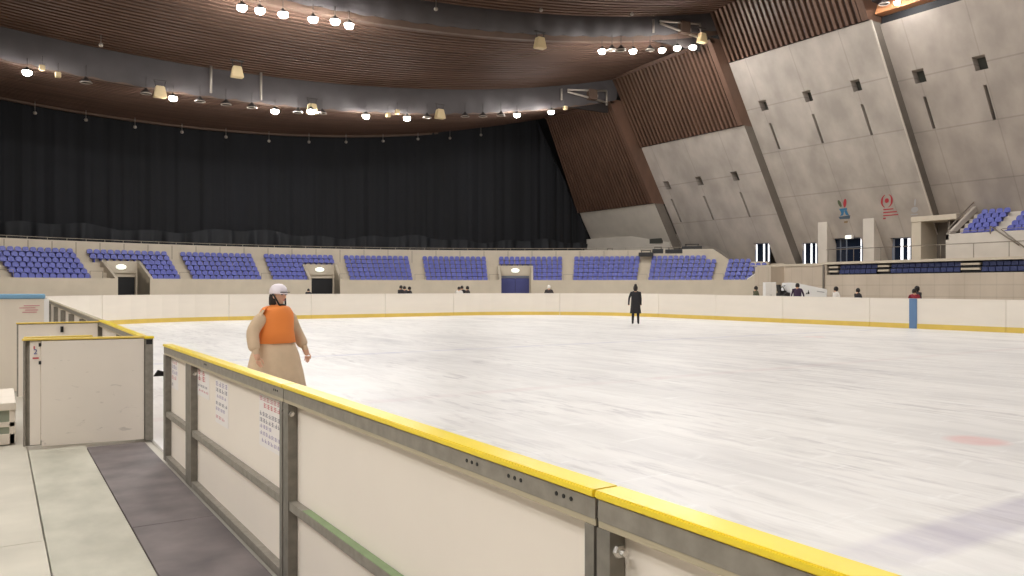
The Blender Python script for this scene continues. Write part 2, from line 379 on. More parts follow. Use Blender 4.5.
# small rail joint plates with screw holes
for y, owner in ((board_y(206), secA), (board_y(276), secA), (board_y(512), secB), (board_y(560), secB), (board_y(470), secB)):
    for k in range(3):
        bm = bmesh.new(); M = Matrix.Translation((XI - .0125, y - .035 * k, 1.06)) @ Matrix.Rotation(-PI / 2, 4, 'Y')
        lathe(bm, [(0, 0), (.0065, 0), (.0065, .002), (0, .002)], 8, M, smooth=False)
        finish('screw', bm, M_['black'], owner)
# gate latch at the end of section A
bm = bmesh.new(); box(bm, XI + .0, XI + .03, S0, S0 + .03, .76, .96); M = Matrix.Translation((XI + .01, S0 + .03, .82))
lathe(bm, [(0, 0), (.02, 0), (.02, .05), (0, .05)], 10, M @ Matrix.Rotation(-PI / 2, 4, 'X'))
prism(bm, [(XI, S0 + .01, .80), (XI - .1, S0 + .01, .80), (XI - .06, S0 + .01, .86), (XI, S0 + .01, .84)], (0, .03, 0))
finish('latch', bm, M_['black'], secA)
# boards beyond the gate
hL = lambda y: 1.11 + max(0., min(1., (y - 10) / 24)) * .21
ybeyond = [9.56, 14.15, 16.9, 19.6, 22.2, 25., 28.4, 33.4]
names = ['just past the open gate', 'behind the rear gate panel', 'second beyond the rear gate panel', 'third beyond the rear gate panel', 'fourth beyond the rear gate panel', 'fifth beyond the rear gate panel', 'last one before the far left corner']
for i in range(len(ybeyond) - 1):
    a, b = ybeyond[i], ybeyond[i + 1]
    board_section(a, b, [(a + .02, a + .16), (a + (b - a) / 2, a + (b - a) / 2 + .1)] if i == 0 else [(a + .02, a + .12)], 'rink board section with steel posts outside, ' + names[i], top=hL, cap='yellow' if i == 0 else 'tan_cap', midrail=(i == 0), proud=.0 if i == 0 else .05)
# ------------------------------------------------------------------ far boards (ice side)
def hfar(x, y):
    if x > 31 and y < 19: return 1.215
    if x > 31: return 1.215 + (min(y, 33) - 19) / 14 * .115
    return 1.33
def arcpts(cx, cy, r, a0, a1, n):
    return [(cx + r * math.cos(math.radians(a0 + (a1 - a0) * i / n)), cy + r * math.sin(math.radians(a0 + (a1 - a0) * i / n))) for i in range(n + 1)]
Xr, Yf, RR = 31.4, 42.0, 8.5
def far_board(pts, label, stripe=None):
    c = pts[len(pts) // 2]
    t = thing('rink_board', label, 'rink board', (c[0], c[1], 0), group='far boards around the ice')
    bm = bmesh.new()
    sweep(bm, [(x, y, 0) for x, y in pts], lambda i: [(0, .2), (0, hfar(*pts[i]) - .03), (-.05, hfar(*pts[i]) - .03), (-.05, .2)])
    finish('panel', bm, M_['board'], t)
    bm = bmesh.new(); sweep(bm, [(x, y, 0) for x, y in pts], [(.012, 0), (.012, .2), (-.05, .2), (-.05, 0)]); finish('kick_strip', bm, M_['kick'], t)
    bm = bmesh.new(); sweep(bm, [(x, y, 0) for x, y in pts], lambda i: [(.015, hfar(*pts[i]) - .03), (.015, hfar(*pts[i])), (-.09, hfar(*pts[i])), (-.09, hfar(*pts[i]) - .03)]); finish('cap', bm, M_['board'], t)
    return t
Y0s = [-19, -13, -7, -1, 5, 10.5, 15, 20.5, 25, 29.2, 33.5]
lab = ['straight far board section out of view at the right end', 'straight far board section beyond the right edge', 'straight far board section well outside the right edge', 'straight far board section just outside the right edge', 'white far board section near the right edge', 'white far board section at the right edge of the picture', 'white far board section carrying the upright blue stripe', 'white far board section just left of the blue stripe', 'white far board section below the white ice resurfacer', 'white far board section before the right corner curve']
keep = []
for i in range(10):
    if i < 3: continue
    pts = [(Xr, Y0s[i] + .01), (Xr, Y0s[i + 1] - .01)]
    t = far_board(pts, lab[i])
    if i == 6:
        bm = bmesh.new(); ys_ = at_x(913.3, 300, Xr).y; box(bm, Xr - .03, Xr + .02, ys_ - .16, ys_ + .16, .0, hfar(Xr, 18.8) + .004); finish('blue_stripe', bm, M_['blue_pad'], t)
for k, nm in enumerate(('right part of the far right corner curve', 'left part of the far right corner curve')):
    p = arcpts(Xr - RR, Yf - RR, RR, 45 * k + .1, 45 * k + 44.9, 8); far_board(p, 'curved white board section, ' + nm)
xs = [22.9, 18.5, 14.2, 9.92]
for i in range(3):
    far_board([(xs[i] - .01, Yf), (xs[i + 1] + .01, Yf)], 'white end board section ' + ['behind the black-coated skater side, right of the three', 'in the middle of the far end', 'left of the three along the far end'][i])
for k, nm in enumerate(('right half of the far left corner curve', 'left half of the far left corner curve')):
    p = arcpts(1.42 + RR, Yf - RR, RR, 90 + 45 * k + .1, 90 + 45 * k + (44.9), 8); far_board(p, 'curved white board section, ' + nm)

# ------------------------------------------------------------------ gates at the left
def gate(x0, x1, y, h, label, full=True):
    t = thing('rink_gate', label, 'gate', (x0, y, 0), group='gate leaves standing open on the walkway')
    hh = h
    bm = bmesh.new(); bbox(bm, x0 - .01, x1 + .01, y - .02, y + .06, hh - .022, hh, .006); finish('cap', bm, M_['kick'], t)
    bm = bmesh.new()
    box(bm, x0, x0 + .02, y, y + .05, .02, hh - .024); box(bm, x0 + .02, x0 + .055, y + .03, y + .05, .02, hh - .024)
    box(bm, x1 - .02, x1, y, y + .05, .02, hh - .024)
    box(bm, x0 + .02, x1 - .02, y + .03, y + .05, .02, .06); box(bm, x0 + .02, x1 - .02, y + .03, y + .05, hh - .08, hh - .024)
    finish('frame', bm, M_['steel'], t)
    if full:
        bm = bmesh.new(); bbox(bm, x0 + .165, x1 - .006, y - .016, y + .004, .012, hh - .03, .003); finish('panel', bm, M_['gate_board'], t)
        bm = bmesh.new(); bbox(bm, x0 + .06, x0 + .155, y + .0, y + .02, .03, hh - .03, .003); p = finish('side_strip', bm, M_['board_out'], t)
    else:
        bm = bmesh.new(); bbox(bm, x0 + .02, x1 - .01, y - .004, y + .012, .02, hh - .03, .003); finish('panel', bm, M_['gate_board'], t)
    return t
g1 = gate(.225, 1.36, 9.62, 1.13, 'large white gate leaf with yellow top standing open across the walkway')
# writing on the side strip
def text(body, size, loc, rot, m, parent, name='lettering', ext=.001, bold=False):
    cu = bpy.data.curves.new(name, 'FONT'); cu.body = body; cu.size = size; cu.extrude = ext; cu.align_x = 'CENTER'; cu.align_y = 'CENTER'
    o = bpy.data.objects.new(name, cu); C.objects.link(o)
    dg = bpy.context.evaluated_depsgraph_get(); me = bpy.data.meshes.new_from_object(o.evaluated_get(dg))
    bpy.data.objects.remove(o); me.transform(Matrix.Translation(loc) @ rot)
    me.materials.clear(); me.materials.append(m)
    o2 = bpy.data.objects.new(name, me); C.objects.link(o2)
    if parent is not None: o2.parent = parent; me.transform(parent.matrix_basis.inverted())
    return o2
RF = Matrix.Rotation(PI / 2, 4, 'X')   # faces -y
text('2', .075, (.335, 9.617, .99), RF, M_['ink_blue'], g1, 'gate_number')
bm = bmesh.new(); box(bm, .31, .365, 9.615, 9.6185, .918, .934); box(bm, .318, .33, 9.615, 9.6185, 1.02, 1.05)
finish('gate_mark', bm, M_['ink_red'], g1)
bm = bmesh.new()
for z in (.86, 1.045): box(bm, .365, .385, 9.6, 9.64, z, z + .035)
finish('hinge_pin', bm, M_['black'], g1)
g1.rotation_euler = (0, 0, -.13)
g3 = gate(.25, .88, 9.95, 1.13, 'narrow gate leaf standing open just behind the large one', full=False)
g3.rotation_euler = (0, 0, 0)
g2 = gate(.25, 1.34, 14.1, 1.13, 'rear white gate leaf farther along the boards', full=False)
bm = bmesh.new(); box(bm, .82, .86, 14.07, 14.1, .97, 1.06); finish('latch', bm, M_['black'], g2)
# hinge post between gate and boards
t = thing('gate_post', 'grey steel hinge post between the open gate and the boards beyond', 'post', (1.42, 9.5, 0))
bm = bmesh.new(); box(bm, 1.35, 1.43, 9.44, 9.452, 0, 1.1); box(bm, 1.35, 1.36, 9.452, 9.54, 0, 1.1); box(bm, 1.42, 1.43, 9.452, 9.54, 0, 1.1); finish('post_body', bm, M_['steel'], t)
bm = bmesh.new(); box(bm, 1.36, 1.42, 9.436, 9.44, 1.04, 1.09); finish('hinge_block', bm, M_['black'], t)
bm = bmesh.new(); bbox(bm, 1.34, 1.44, 9.43, 9.55, 1.1, 1.125, .004); finish('cap', bm, M_['yellow'], t)
# white barrier with blue top behind the gates
t = thing('padded_barrier', 'tall white barrier panel with pale blue top edge behind the gates', 'barrier', (-1.5, 15, 0))
bm = bmesh.new(); bbox(bm, -4.2, .69, 15.0, 15.14, 0, 1.5, .01); finish('panel', bm, M_['grime'], t)
bm = bmesh.new(); bbox(bm, -4.2, .66, 14.98, 15.16, 1.475, 1.555, .02); finish('blue_top', bm, M_['blue_cap'], t)
bm = bmesh.new(); box(bm, .64, .71, 14.985, 15.155, 0, 1.475); finish('edge_post', bm, M_['white'], t)
bm = bmesh.new()
for k, (a, b) in enumerate(((.36, .58), (.3, .52), (.38, .56), (.34, .54))): box(bm, a, b, 14.995, 15.0, 1.36 - k * .035, 1.372 - k * .035)
finish('lettering', bm, M_['ink_pink'], t)
# low step unit
t = thing('step_bench', 'low pale step with green-grey slots at the left edge', 'step', (-.6, 10.3, 0))
bm = bmesh.new()
bbox(bm, -1.6, .17, 9.95, 11.4, .36, .44, .008); bbox(bm, -1.6, .16, 9.97, 10.03, .184, .236, .004); bbox(bm, -1.6, .16, 9.97, 10.03, 0, .11, .004)
bbox(bm, .11, .165, 9.97, 11.38, 0, .36, .004); bbox(bm, -1.6, -1.54, 9.97, 11.38, 0, .36, .004)
finish('step_frame', bm, M_['grime'], t)
bm = bmesh.new(); box(bm, -1.54, .11, 9.99, 10.01, 0, .36); finish('infill', bm, M_['greenglass'], t)
# notices on section A, on the outer face of the sheet (faces -x)
XP = XI + .0375
def notice(pxa, pxb, pya, pyb, lines, label, paper=True, grp=None):
    ya, yb = board_y(pxa, XP), board_y(pxb, XP)         # ya farther
    za = at_x(pxa, pya, XP).z; 
    zt = CAMH - (pya - 288) / 800 * (ray(pxa, 0) * (XP / ray(pxa, 0).x)).dot(Vector((ST, CT, 0)))
    t = (XP / ray((pxa + pxb) / 2, 0).x)
    zt = CAMH + t * (288 - pya) / 800; zb = CAMH + t * (288 - pyb) / 800
    o = thing('paper_notice', label, 'notice', (XP, (ya + yb) / 2, (zt + zb) / 2))
    if paper:
        bm = bmesh.new(); box(bm, XP - .0012, XP, yb - .01, ya + .01, zb - .01, zt + .01); finish('sheet', bm, M_['paper'], o)
    W = ya - yb; H = zt - zb
    for (f0, f1, mname, cells, g0, g1) in lines:     # from top fraction f0 to f1, ink, number of characters
        bm = bmesh.new(); z1 = zt - f0 * H; z0 = zt - f1 * H; ch = z1 - z0
        for c in range(cells):
            u0 = g0 + (g1 - g0) * c / cells; u1 = g0 + (g1 - g0) * (c + .82) / cells
            y1 = ya - u0 * W; y0 = ya - u1 * W; w = y1 - y0; rnd = random.Random(c * 31 + int(f0 * 100))
            x0, x1 = XP - .002, XP - .0013
            # each character: a few strokes
            for s in range(rnd.choice((2, 3, 3))):
                zz = z0 + ch * (s + .5) / 3; box(bm, x0, x1, y0, y1 - w * .1 * rnd.random(), zz - ch * .05, zz + ch * .05)
            yy = y0 + w * rnd.uniform(.2, .8); box(bm, x0, x1, yy - w * .06, yy + w * .06, z0, z1)
        finish('print_line', bm, M_[mname], o)
notice(172, 178, 361, 388, [(0, .12, 'ink_pink', 3, .1, .9), (.16, .3, 'ink_purple', 3, 0, .9), (.36, .5, 'ink_purple', 3, .1, 1), (.56, .7, 'ink_pink', 3, 0, .8), (.82, .95, 'ink_dark', 1, 0, .3)], 'small notice with purple print in the narrow bay by the gate')
notice(198, 209, 371, 396, [(0, .2, 'ink_red', 2, 0, .7), (.22, .44, 'ink_red', 2, 0, .75), (.58, .68, 'ink_dark', 4, 0, .9), (.78, .86, 'ink_pink', 4, .1, 1)], 'notice headed by a block of red characters')
notice(216, 228, 383, 424, [(0, .12, 'ink_purple', 4, 0, 1), (.16, .26, 'ink_dark', 4, 0, 1), (.32, .4, 'ink_purple', 4, .1, .9), (.5, .58, 'ink_dark', 4, 0, 1), (.64, .72, 'ink_purple', 4, 0, .8), (.84, .92, 'ink_pink', 3, 0, .8)], 'tall narrow notice of thin dark characters in the middle of the sheet')
notice(260, 281, 399, 449, [(.0, .1, 'ink_pink', 6, 0, 1), (.13, .23, 'ink_red', 5, .2, 1), (.32, .41, 'ink_dark', 7, 0, 1), (.45, .54, 'ink_dark', 7, 0, 1), (.58, .66, 'ink_purple', 4, 0, .6), (.72, .8, 'ink_purple', 7, 0, 1), (.86, .94, 'ink_purple', 6, .1, 1)], 'largest notice, red heading over black and purple lines, beside the steel post')
# black edge strip right of the third notice
# ------------------------------------------------------------------ far grandstand (arc)
CX, CY, R0 = 21., 30., 50.
def pol(R, deg, z=0.): a = math.radians(deg); return Vector((CX + R * math.sin(a), CY + R * math.cos(a), z))
def phi_of(px, R=R0):
    lo, hi = -45., 75.
    def f(d):
        p = pol(R, d); return 512 + 800 * (CT * p.x - ST * p.y) / (ST * p.x + CT * p.y)
    for _ in range(50):
        m = (lo + hi) / 2
        if f(m) < px: lo = m
        else: hi = m
    return lo
PH0, PH1 = -42., 61.0
ROWS, TREAD, RISE, ZR0 = 6, .8, .475, 2.08
def arcslab(bm, Ra, Rb, z0, z1, p0, p1, mi=0, step=1.5):
    n = max(1, int(abs(p1 - p0) / step)); rings = []
    for i in range(n + 1):
        d = p0 + (p1 - p0) * i / n
        zz0 = z0(d) if callable(z0) else z0; zz1 = z1(d) if callable(z1) else z1
        rings.append([bm.verts.new(pol(R, d, z)) for R, z in ((Ra, zz0), (Rb, zz0), (Rb, zz1), (Ra, zz1))])
    for a, b in zip(rings, rings[1:]):
        for k in range(4): bm.faces.new([a[k], a[(k + 1) % 4], b[(k + 1) % 4], b[k]]).material_index = mi
    bm.faces.new(rings[0]).material_index = mi; bm.faces.new(list(reversed(rings[-1]))).material_index = mi
stand = thing('grandstand', 'curved concrete grandstand across the far end of the hall', 'grandstand', (CX, CY + R0, 0))
VOM = [(phi_of(118), phi_of(150)), (phi_of(311.5), phi_of(340)), (phi_of(501), phi_of(531))]
def outside(p0, p1, cuts):
    segs = []; s = p0
    for a, b in cuts: segs.append((s, a)); s = b
    segs.append((s, p1)); return segs
segs = outside(PH0, PH1, VOM)
for i, (a, b) in enumerate(segs):
    bm = bmesh.new(); arcslab(bm, R0, R0 + .28, 0, 2.5, a, b); finish('front_wall', bm, M_['stand'], stand)
bm = bmesh.new()
for i in range(ROWS):
    z1 = ZR0 + RISE * i; Ra = R0 + .28 + TREAD * i
    if i < 4:
        for a, b in segs: arcslab(bm, Ra, Ra + TREAD + (.0), 0, z1, a, b)
    else: arcslab(bm, Ra, Ra + TREAD, z1 - 1.3, z1, PH0, PH1)
finish('terrace_steps', bm, M_['stand'], stand)
# doorways through the stand
for i, (a, b) in enumerate(VOM):
    bm = bmesh.new(); Rb = R0 + 3.3; t = .25 * 57.3 / R0; top = 4.15
    for s0, s1 in ((a - t, a), (b, b + t)):     # sloping cheek walls
        rg = []
        for d in (s0, s1): rg.append([bm.verts.new(p) for p in (pol(R0, d, 0), pol(Rb + .3, d, 0), pol(Rb + .3, d, top), pol(Rb - .1, d, top), pol(R0, d, 2.56))])
        for k in range(5): bm.faces.new([rg[0][k], rg[0][(k + 1) % 5], rg[1][(k + 1) % 5], rg[1][k]])
        bm.faces.new(rg[0]); bm.faces.new(list(reversed(rg[1])))
    arcslab(bm, Rb, Rb + .3, 3.05, top, a, b)
    j = (b - a) * .05; arcslab(bm, Rb, Rb + .3, 0, 3.05, a, a + j); arcslab(bm, Rb, Rb + .3, 0, 3.05, b - j, b)
    finish('doorway_surround', bm, M_['stand'], stand)
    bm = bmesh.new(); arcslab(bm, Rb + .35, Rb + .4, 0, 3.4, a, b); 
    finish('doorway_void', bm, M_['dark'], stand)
    if i == 2:
        d = thing('door_leaf', 'pair of blue doors closing the right-hand stand doorway', 'door', tuple(pol(Rb + .1, (a + b) / 2)))
        for s0, s1 in ((a + j, (a + b) / 2 - .02), ((a + b) / 2 + .02, b - j)):
            bm = bmesh.new(); arcslab(bm, Rb + .08, Rb + .14, .02, 2.75, s0, s1); finish('leaf', bm, M_['door_blue'], d)
        bm = bmesh.new(); arcslab(bm, Rb + .06, Rb + .1, 2.8, 3.0, a + j, b - j); finish('track', bm, M_['frame'], d)
    nm = ['leftmost', 'middle', 'right-hand'][i]
    l = thing('doorway_lamp', 'glowing oval lamp above the %s stand doorway' % nm, 'lamp', tuple(pol(Rb - .05, (a + b) / 2, 3.6)), -math.radians((a + b) / 2), 'oval lamps over the stand doorways')
    Ml = l.matrix_basis @ Matrix.Rotation(PI / 2, 4, 'X') @ Matrix.Diagonal((1, .52, 1, 1))
    bm = bmesh.new(); lathe(bm, [(0, .16), (.28, .14), (.42, .07), (.46, 0)], 24, Ml); finish('lens', bm, M_['sign'], l)
    bm = bmesh.new(); lathe(bm, [(.46, .03), (.5, .03), (.5, -.05), (0, -.05)], 24, Ml); finish('rim', bm, M_['white'], l)
# parapet
RP = R0 + .28 + TREAD * ROWS
pa, pb = phi_of(713, RP), phi_of(735, RP)
def ptop(d): return 5.95 if d < pa else 4.25 if d > pb else 5.95 - (d - pa) / (pb - pa) * 1.7
bm = bmesh.new(); arcslab(bm, RP, RP + .35, 3.0, ptop, PH0, 62.5, step=.6); finish('parapet', bm, M_['stand'], stand)
bm = bmesh.new()
for px in list(range(4, 700, 24)):
    d = phi_of(px, RP); arcslab(bm, RP - .012, RP, ZR0 + RISE * 5, 5.85, d - .03, d + .03)
finish('parapet_joint', bm, M_['stand_joint'], stand)
bm = bmesh.new(); arcslab(bm, RP + .1, RP + .16, lambda d: ptop(d) + .2, lambda d: ptop(d) + .25, PH0, 60, step=1)
for k in range(60):
    d = PH0 + k * 1.7
    if d < 60: z = ptop(d); arcslab(bm, RP + .1, RP + .16, z, z + .22, d, d + .05)
finish('parapet_rail', bm, M_['rail'], stand)
# seat blocks ----------------------------------------------------------------
def seat_mesh():
    bm = bmesh.new()
    bbox(bm, -.245, .245, -.42, -.02, .35, .42, .03)                     # pan (front is -y)
    M = Matrix.Translation((0, .02, .40)) @ Matrix.Rotation(-.2, 4, 'X')
    prism(bm, [M @ Vector(p) for p in ((-.25, -.03, 0), (.25, -.03, 0), (.25, -.03, .24), (.2, -.03, .35), (.12, -.03, .4), (-.12, -.03, .4), (-.2, -.03, .35), (-.25, -.03, .24))], M.to_3x3() @ Vector((0, .06, 0)))
    box(bm, -.05, .05, -.3, .06, .0, .38)
    me = bpy.data.meshes.new('stadium_seat'); bmesh.ops.recalc_face_normals(bm, faces=bm.faces); bm.to_mesh(me); bm.free(); me.materials.append(M_['seat']); return me
SEAT = seat_mesh()
ordn = ['', 'first', 'second', 'third', 'fourth', 'fifth', 'sixth', 'seventh', 'eighth', 'ninth', 'tenth', 'eleventh', 'twelfth', 'thirteenth', 'fourteenth', 'fifteenth', 'sixteenth', 'seventeenth', 'eighteenth', 'nineteenth', 'twentieth']
rown = ['front row', 'second row', 'third row', 'fourth row', 'fifth row', 'back row']
blocks = [  # px range of rows (front), rows, name
 ([-14, 1], range(6), 'block at the left picture edge'),
 ([14, 92], range(6), 'first full block from the left'),
 ([152, 181], range(4), 'block right of leftmost doorway'),
 ([104, 181], range(4, 6), 'above the leftmost doorway'),
 ([193, 262], range(6), 'between the two open doorways'),
 ([273, 309], range(4), 'block left of middle doorway'),
 ([273, 340], range(4, 6), 'upper rows above the middle doorway'),
 ([350, 413], range(6), 'first block right of the middle doorway'),
 ([426, 488], range(6), 'block left of the blue doors'),
 ([532, 562], range(4), 'lower block right of the blue doors'),
 ([500, 562], range(4, 6), 'upper rows above the blue doors'),
 ([573, 637], range(6), 'second block right of the blue doors'),
 ([648, 712], range(6), 'wide block right of centre'),
 ([723, 768], range(5), 'last cut-off block at the right end')]
seats = []
for (pxs, rows, bn) in blocks:
    a, b = phi_of(pxs[0], R0 + .8), phi_of(pxs[1], R0 + .8)
    n = max(1, round((b - a) * PI / 180 * R0 / .535))
    for r in rows:
        for k in range(n):
            d = a + (b - a) * (k + .5) / n
            if 'cut-off' in bn:
                lim = phi_of(747 + r * 5.2)
                if d > lim: continue
                if r == 4 and d > phi_of(745): continue
            if bn.startswith('wide') and r == 5 and k > n - 3: continue
            R = R0 + .28 + TREAD * r + .62
            p = pol(R, d, ZR0 + RISE * r); 
            seats.append((p, -math.radians(d), 'blue seat, %s from left aisle, %s, %s' % (ordn[min(k + 1, 20)], rown[r], bn), 'seats of the far grandstand, ' + bn))
# upper right balcony seats
BX, BZ = 65.9, 5.75
balc = [((32.75, 35.1), 'balcony block nearest the concrete portal'), ((29.0, 31.7), 'balcony block at the picture edge')]
for (ya, yb), bn in balc:
    n = int((yb - ya) / .52)
    for r in range(5):
        for k in range(n):
            y = yb - (k + .5) * (yb - ya) / n
            z = BZ + r * .42
            seats.append((Vector((BX + .55 + r * .72, y, z)), -PI / 2, 'blue seat, %s from its left end, %s, %s' % (ordn[k + 1], rown[r] if r < 4 else 'topmost row', bn), 'seats of the right balcony, ' + bn))
def vis(s): return s[0].length if s[0].dot(Vector((ST, CT, 0))) > 0 else 1e9
def spx(p): return 512 + 800 * (CT * p.x - ST * p.y) / (ST * p.x + CT * p.y)
def inframe(p): return -4 < spx(p) < 1028
seats.sort(key=lambda s: (0 if inframe(s[0]) else 1, vis(s)))
ind, rest = seats[:300], seats[300:]
for p, rz, lb, grp in ind:
    o = bpy.data.objects.new('stadium_seat', SEAT); o.location = p; o.rotation_euler = (0, 0, rz); C.objects.link(o); tag(o, lb.replace('stand seat', 'seat'), 'seat', grp)
bm = bmesh.new(); sb = bmesh.new(); sb.from_mesh(SEAT)
for p, rz, lb, grp in rest:
    if not inframe(p): continue
    merge(bm, sb.copy(), Matrix.Translation(p) @ Matrix.Rotation(rz, 4, 'Z'))
o = finish('stadium_seats', bm, M_['seat']); tag(o, 'rows of blue seats filling the middle and right of the far grandstand', 'seats', kind='stuff')
# aisle handrails and end cheek of the stand
bm = bmesh.new()
p0 = pol(R0, phi_of(747), 2.5); 
arcslab(bm, R0 - .05, R0 + .4, 0, lambda d: 2.5 + max(0, min(1, (d - phi_of(747)) / (phi_of(765) - phi_of(747)))) * 1.15, phi_of(747), 61.2, step=.4)
finish('end_wall', bm, M_['stand'], stand)
bm = bmesh.new(); arcslab(bm, R0 - .08, R0 + .43, lambda d: 2.5 + max(0, min(1, (d - phi_of(747)) / (phi_of(765) - phi_of(747)))) * 1.15, lambda d: 2.58 + max(0, min(1, (d - phi_of(747)) / (phi_of(765) - phi_of(747)))) * 1.15, phi_of(747), phi_of(767), step=.4)
finish('white_coping', bm, M_['white'], stand)
bm = bmesh.new()
for px in (7, 186, 267, 345, 420, 494, 568, 642, 718, 97):
    d = phi_of(px); e = 1.0
    arcslab(bm, R0 + .1, R0 + .14, 3.1, 3.14, d - e * .6, d + e * .6)
    for dd in (-.6, .6): arcslab(bm, R0 + .1, R0 + .14, 2.5, 3.12, d + dd - .02, d + dd + .02)
finish('aisle_rail', bm, M_['rail'], stand)
# ------------------------------------------------------------------ roof strips
V0, KQ = 17., .0031
def cat(z0, x): return z0 + KQ * (x - V0) ** 2
STR = [(85.6, 69., 17.95, 17.45), (69., 54., 19.75, 20.85), (54., 39., 22.85, 23.8), (39., 24., 25.4, 26.2), (24., 9., 27.4, 27.8), (9., -6., 28.6, 28.6), (-6., -21., 27.8, 27.4), (-21., -36., 26.2, 25.4)]
CW = [68.2, 69.8, 71., 72.2, 73., 73., 73., 73.]
XL = -32.
def xwall(c, z): return c - .58 * (z - 4.3)
def xroof(c, z0):
    x = 58.
    for _ in range(20): x = xwall(c, cat(z0, x))
    return x
XS = lambda x1, n=44: [XL + (x1 - XL) * i / n for i in range(n + 1)]
ceil_names = ['rear', '2', '3', '4', '5', '6', '7', '8']
for i, (ya, yb, za, zb) in enumerate(STR):
    c = CW[i]; x1 = xroof(c, (za + zb) / 2) + .8
    bm = bmesh.new(); xs = XS(x1)
    def zat(x, y): f = (ya - y) / (ya - yb); return cat(za + (zb - za) * f, x)
    # backing sheet with thickness
    T = [[bm.verts.new((x, y, zat(x, y) + dz)) for x in xs] for y, dz in ((ya, .35), (yb, .35), (yb, .6), (ya, .6))]
    for k in range(4):
        for j in range(len(xs) - 1):
            f = bm.faces.new([T[k][j], T[k][j + 1], T[(k + 1) % 4][j + 1], T[(k + 1) % 4][j]]); f.material_index = 1
    ns = 26; pit = (ya - yb) / ns
    for s in range(ns):
        y1 = ya - s * pit - pit * .2; y0 = y1 - pit * .52
        q = [[bm.verts.new((x, y, zat(x, y) + dz)) for x in xs] for y, dz in ((y1, 0), (y0, 0), (y0, .34), (y1, .34))]
        for k in range(4):
            for j in range(len(xs) - 1):
                f = bm.faces.new([q[k][j], q[k][j + 1], q[(k + 1) % 4][j + 1], q[(k + 1) % 4][j]]); f.material_index = 0; f.smooth = False
        bm.faces.new([q[0][0], q[1][0], q[2][0], q[3][0]]); bm.faces.new([q[3][-1], q[2][-1], q[1][-1], q[0][-1]])
    struct('ceiling', bm, [M_['wood_roof'], M_['wood_back']], 'slatted wooden ceiling strip')
    # wooden lip beam at the near edge, and the riser above it up to the next strip
    if i < 6:
        nz = STR[i + 1][2]; lip = .12 if i == 0 else .45
        bm = bmesh.new()
        q = [[bm.verts.new((x, y, cat(zb, x) + dz)) for x in xs] for y, dz in ((yb + .5, -.12), (yb + .05, -.12), (yb + .05, lip), (yb + .5, lip))]
        for k in range(4):
            for j in range(len(xs) - 1): bm.faces.new([q[k][j], q[k][j + 1], q[(k + 1) % 4][j + 1], q[(k + 1) % 4][j]])
        struct('trim_1', bm, M_['fascia'], 'pale wooden edge beam of a ceiling strip')
        if nz > zb + .3:
            bm = bmesh.new(); n2 = 220; xx = XS(x1, n2); prev = None
            for x in xx:
                ph = (x / 2.1) % 1.0; sc = .16 * abs(math.sin(PI * ph)); bulge = .12 * abs(math.sin(PI * ph))
                lo, hi = cat(zb, x) + lip - .2 + (.16 - sc), cat(nz, x) + .35
                col = [bm.verts.new((x, yb - .0 + off, lo + (hi - lo) * f)) for f, off in ((0, .0), (.12, -.05 - bulge), (.5, -.08 - bulge), (.9, -.03), (1, .1))]
                if prev:
                    for k in range(4):
                        f = bm.faces.new([prev[k], col[k], col[k + 1], prev[k + 1]]); f.smooth = True
                prev = col
            struct('wall_riser', bm, M_['riser'], 'grey padded riser between ceiling strips')
# small steel truss frames where the risers end at the right
def truss(y, xa, xb, za, zb, label):
    t = thing('truss', label, 'truss', ((xa + xb) / 2, y, za))
    bm = bmesh.new()
    for p, q in (((xa, y, zb), (xb, y, zb + .6)), ((xa, y, zb - .2), (xb, y, za)), ((xa - .8, y, za - .5), (xa - .8, y, zb)), ((xb, y, za - .3), (xb, y, zb + .6)), ((xb - 1.3, y, zb - .0), (xb - 1.3, y, za + .4))): tube(bm, p, q, .11, 6)
    finish('bars', bm, M_['lamp_ring'], t)
    bm = bmesh.new(); bbox(bm, xb - 2.6, xb - 1.5, y - .3, y + .3, (za + zb) / 2 - .3, (za + zb) / 2 + .8, .04); finish('box', bm, M_['fascia'], t)
    bm = bmesh.new(); box(bm, xa - 1.6, xb + .6, y + .5, y + .7, za - 1, zb + 1.2); finish('backing', bm, M_['wood_back'], t)
p = at_y(567, 90, 68.7); q = at_y(606, 100, 68.7); truss(68.6, p.x, q.x, q.z - .3, p.z, 'dark steel truss frame at the right end of the lower grey riser')
p = at_y(660, 21, 53.6); q = at_y(700, 36, 53.6); truss(53.6, p.x, q.x, q.z - .2, p.z, 'dark steel truss frame at the right end of the upper grey riser')
def ypx(px, x): return at_x(px, 250, x).y
OP = {'w1': (68.9, 755.5, 770.5, 4.2, 6.45), 'w2': (70.2, 803, 818, 4.05, 6.3), 'd1': (70.1, 834.5, 863, 4.05, 6.55), 'w3': (70.2, 892.5, 912.5, 4.05, 6.3)}
def hole(k): x, a, b, z0, z1 = OP[k]; return (ypx(b, x), ypx(a, x), z0, z1, 1.5, 0)
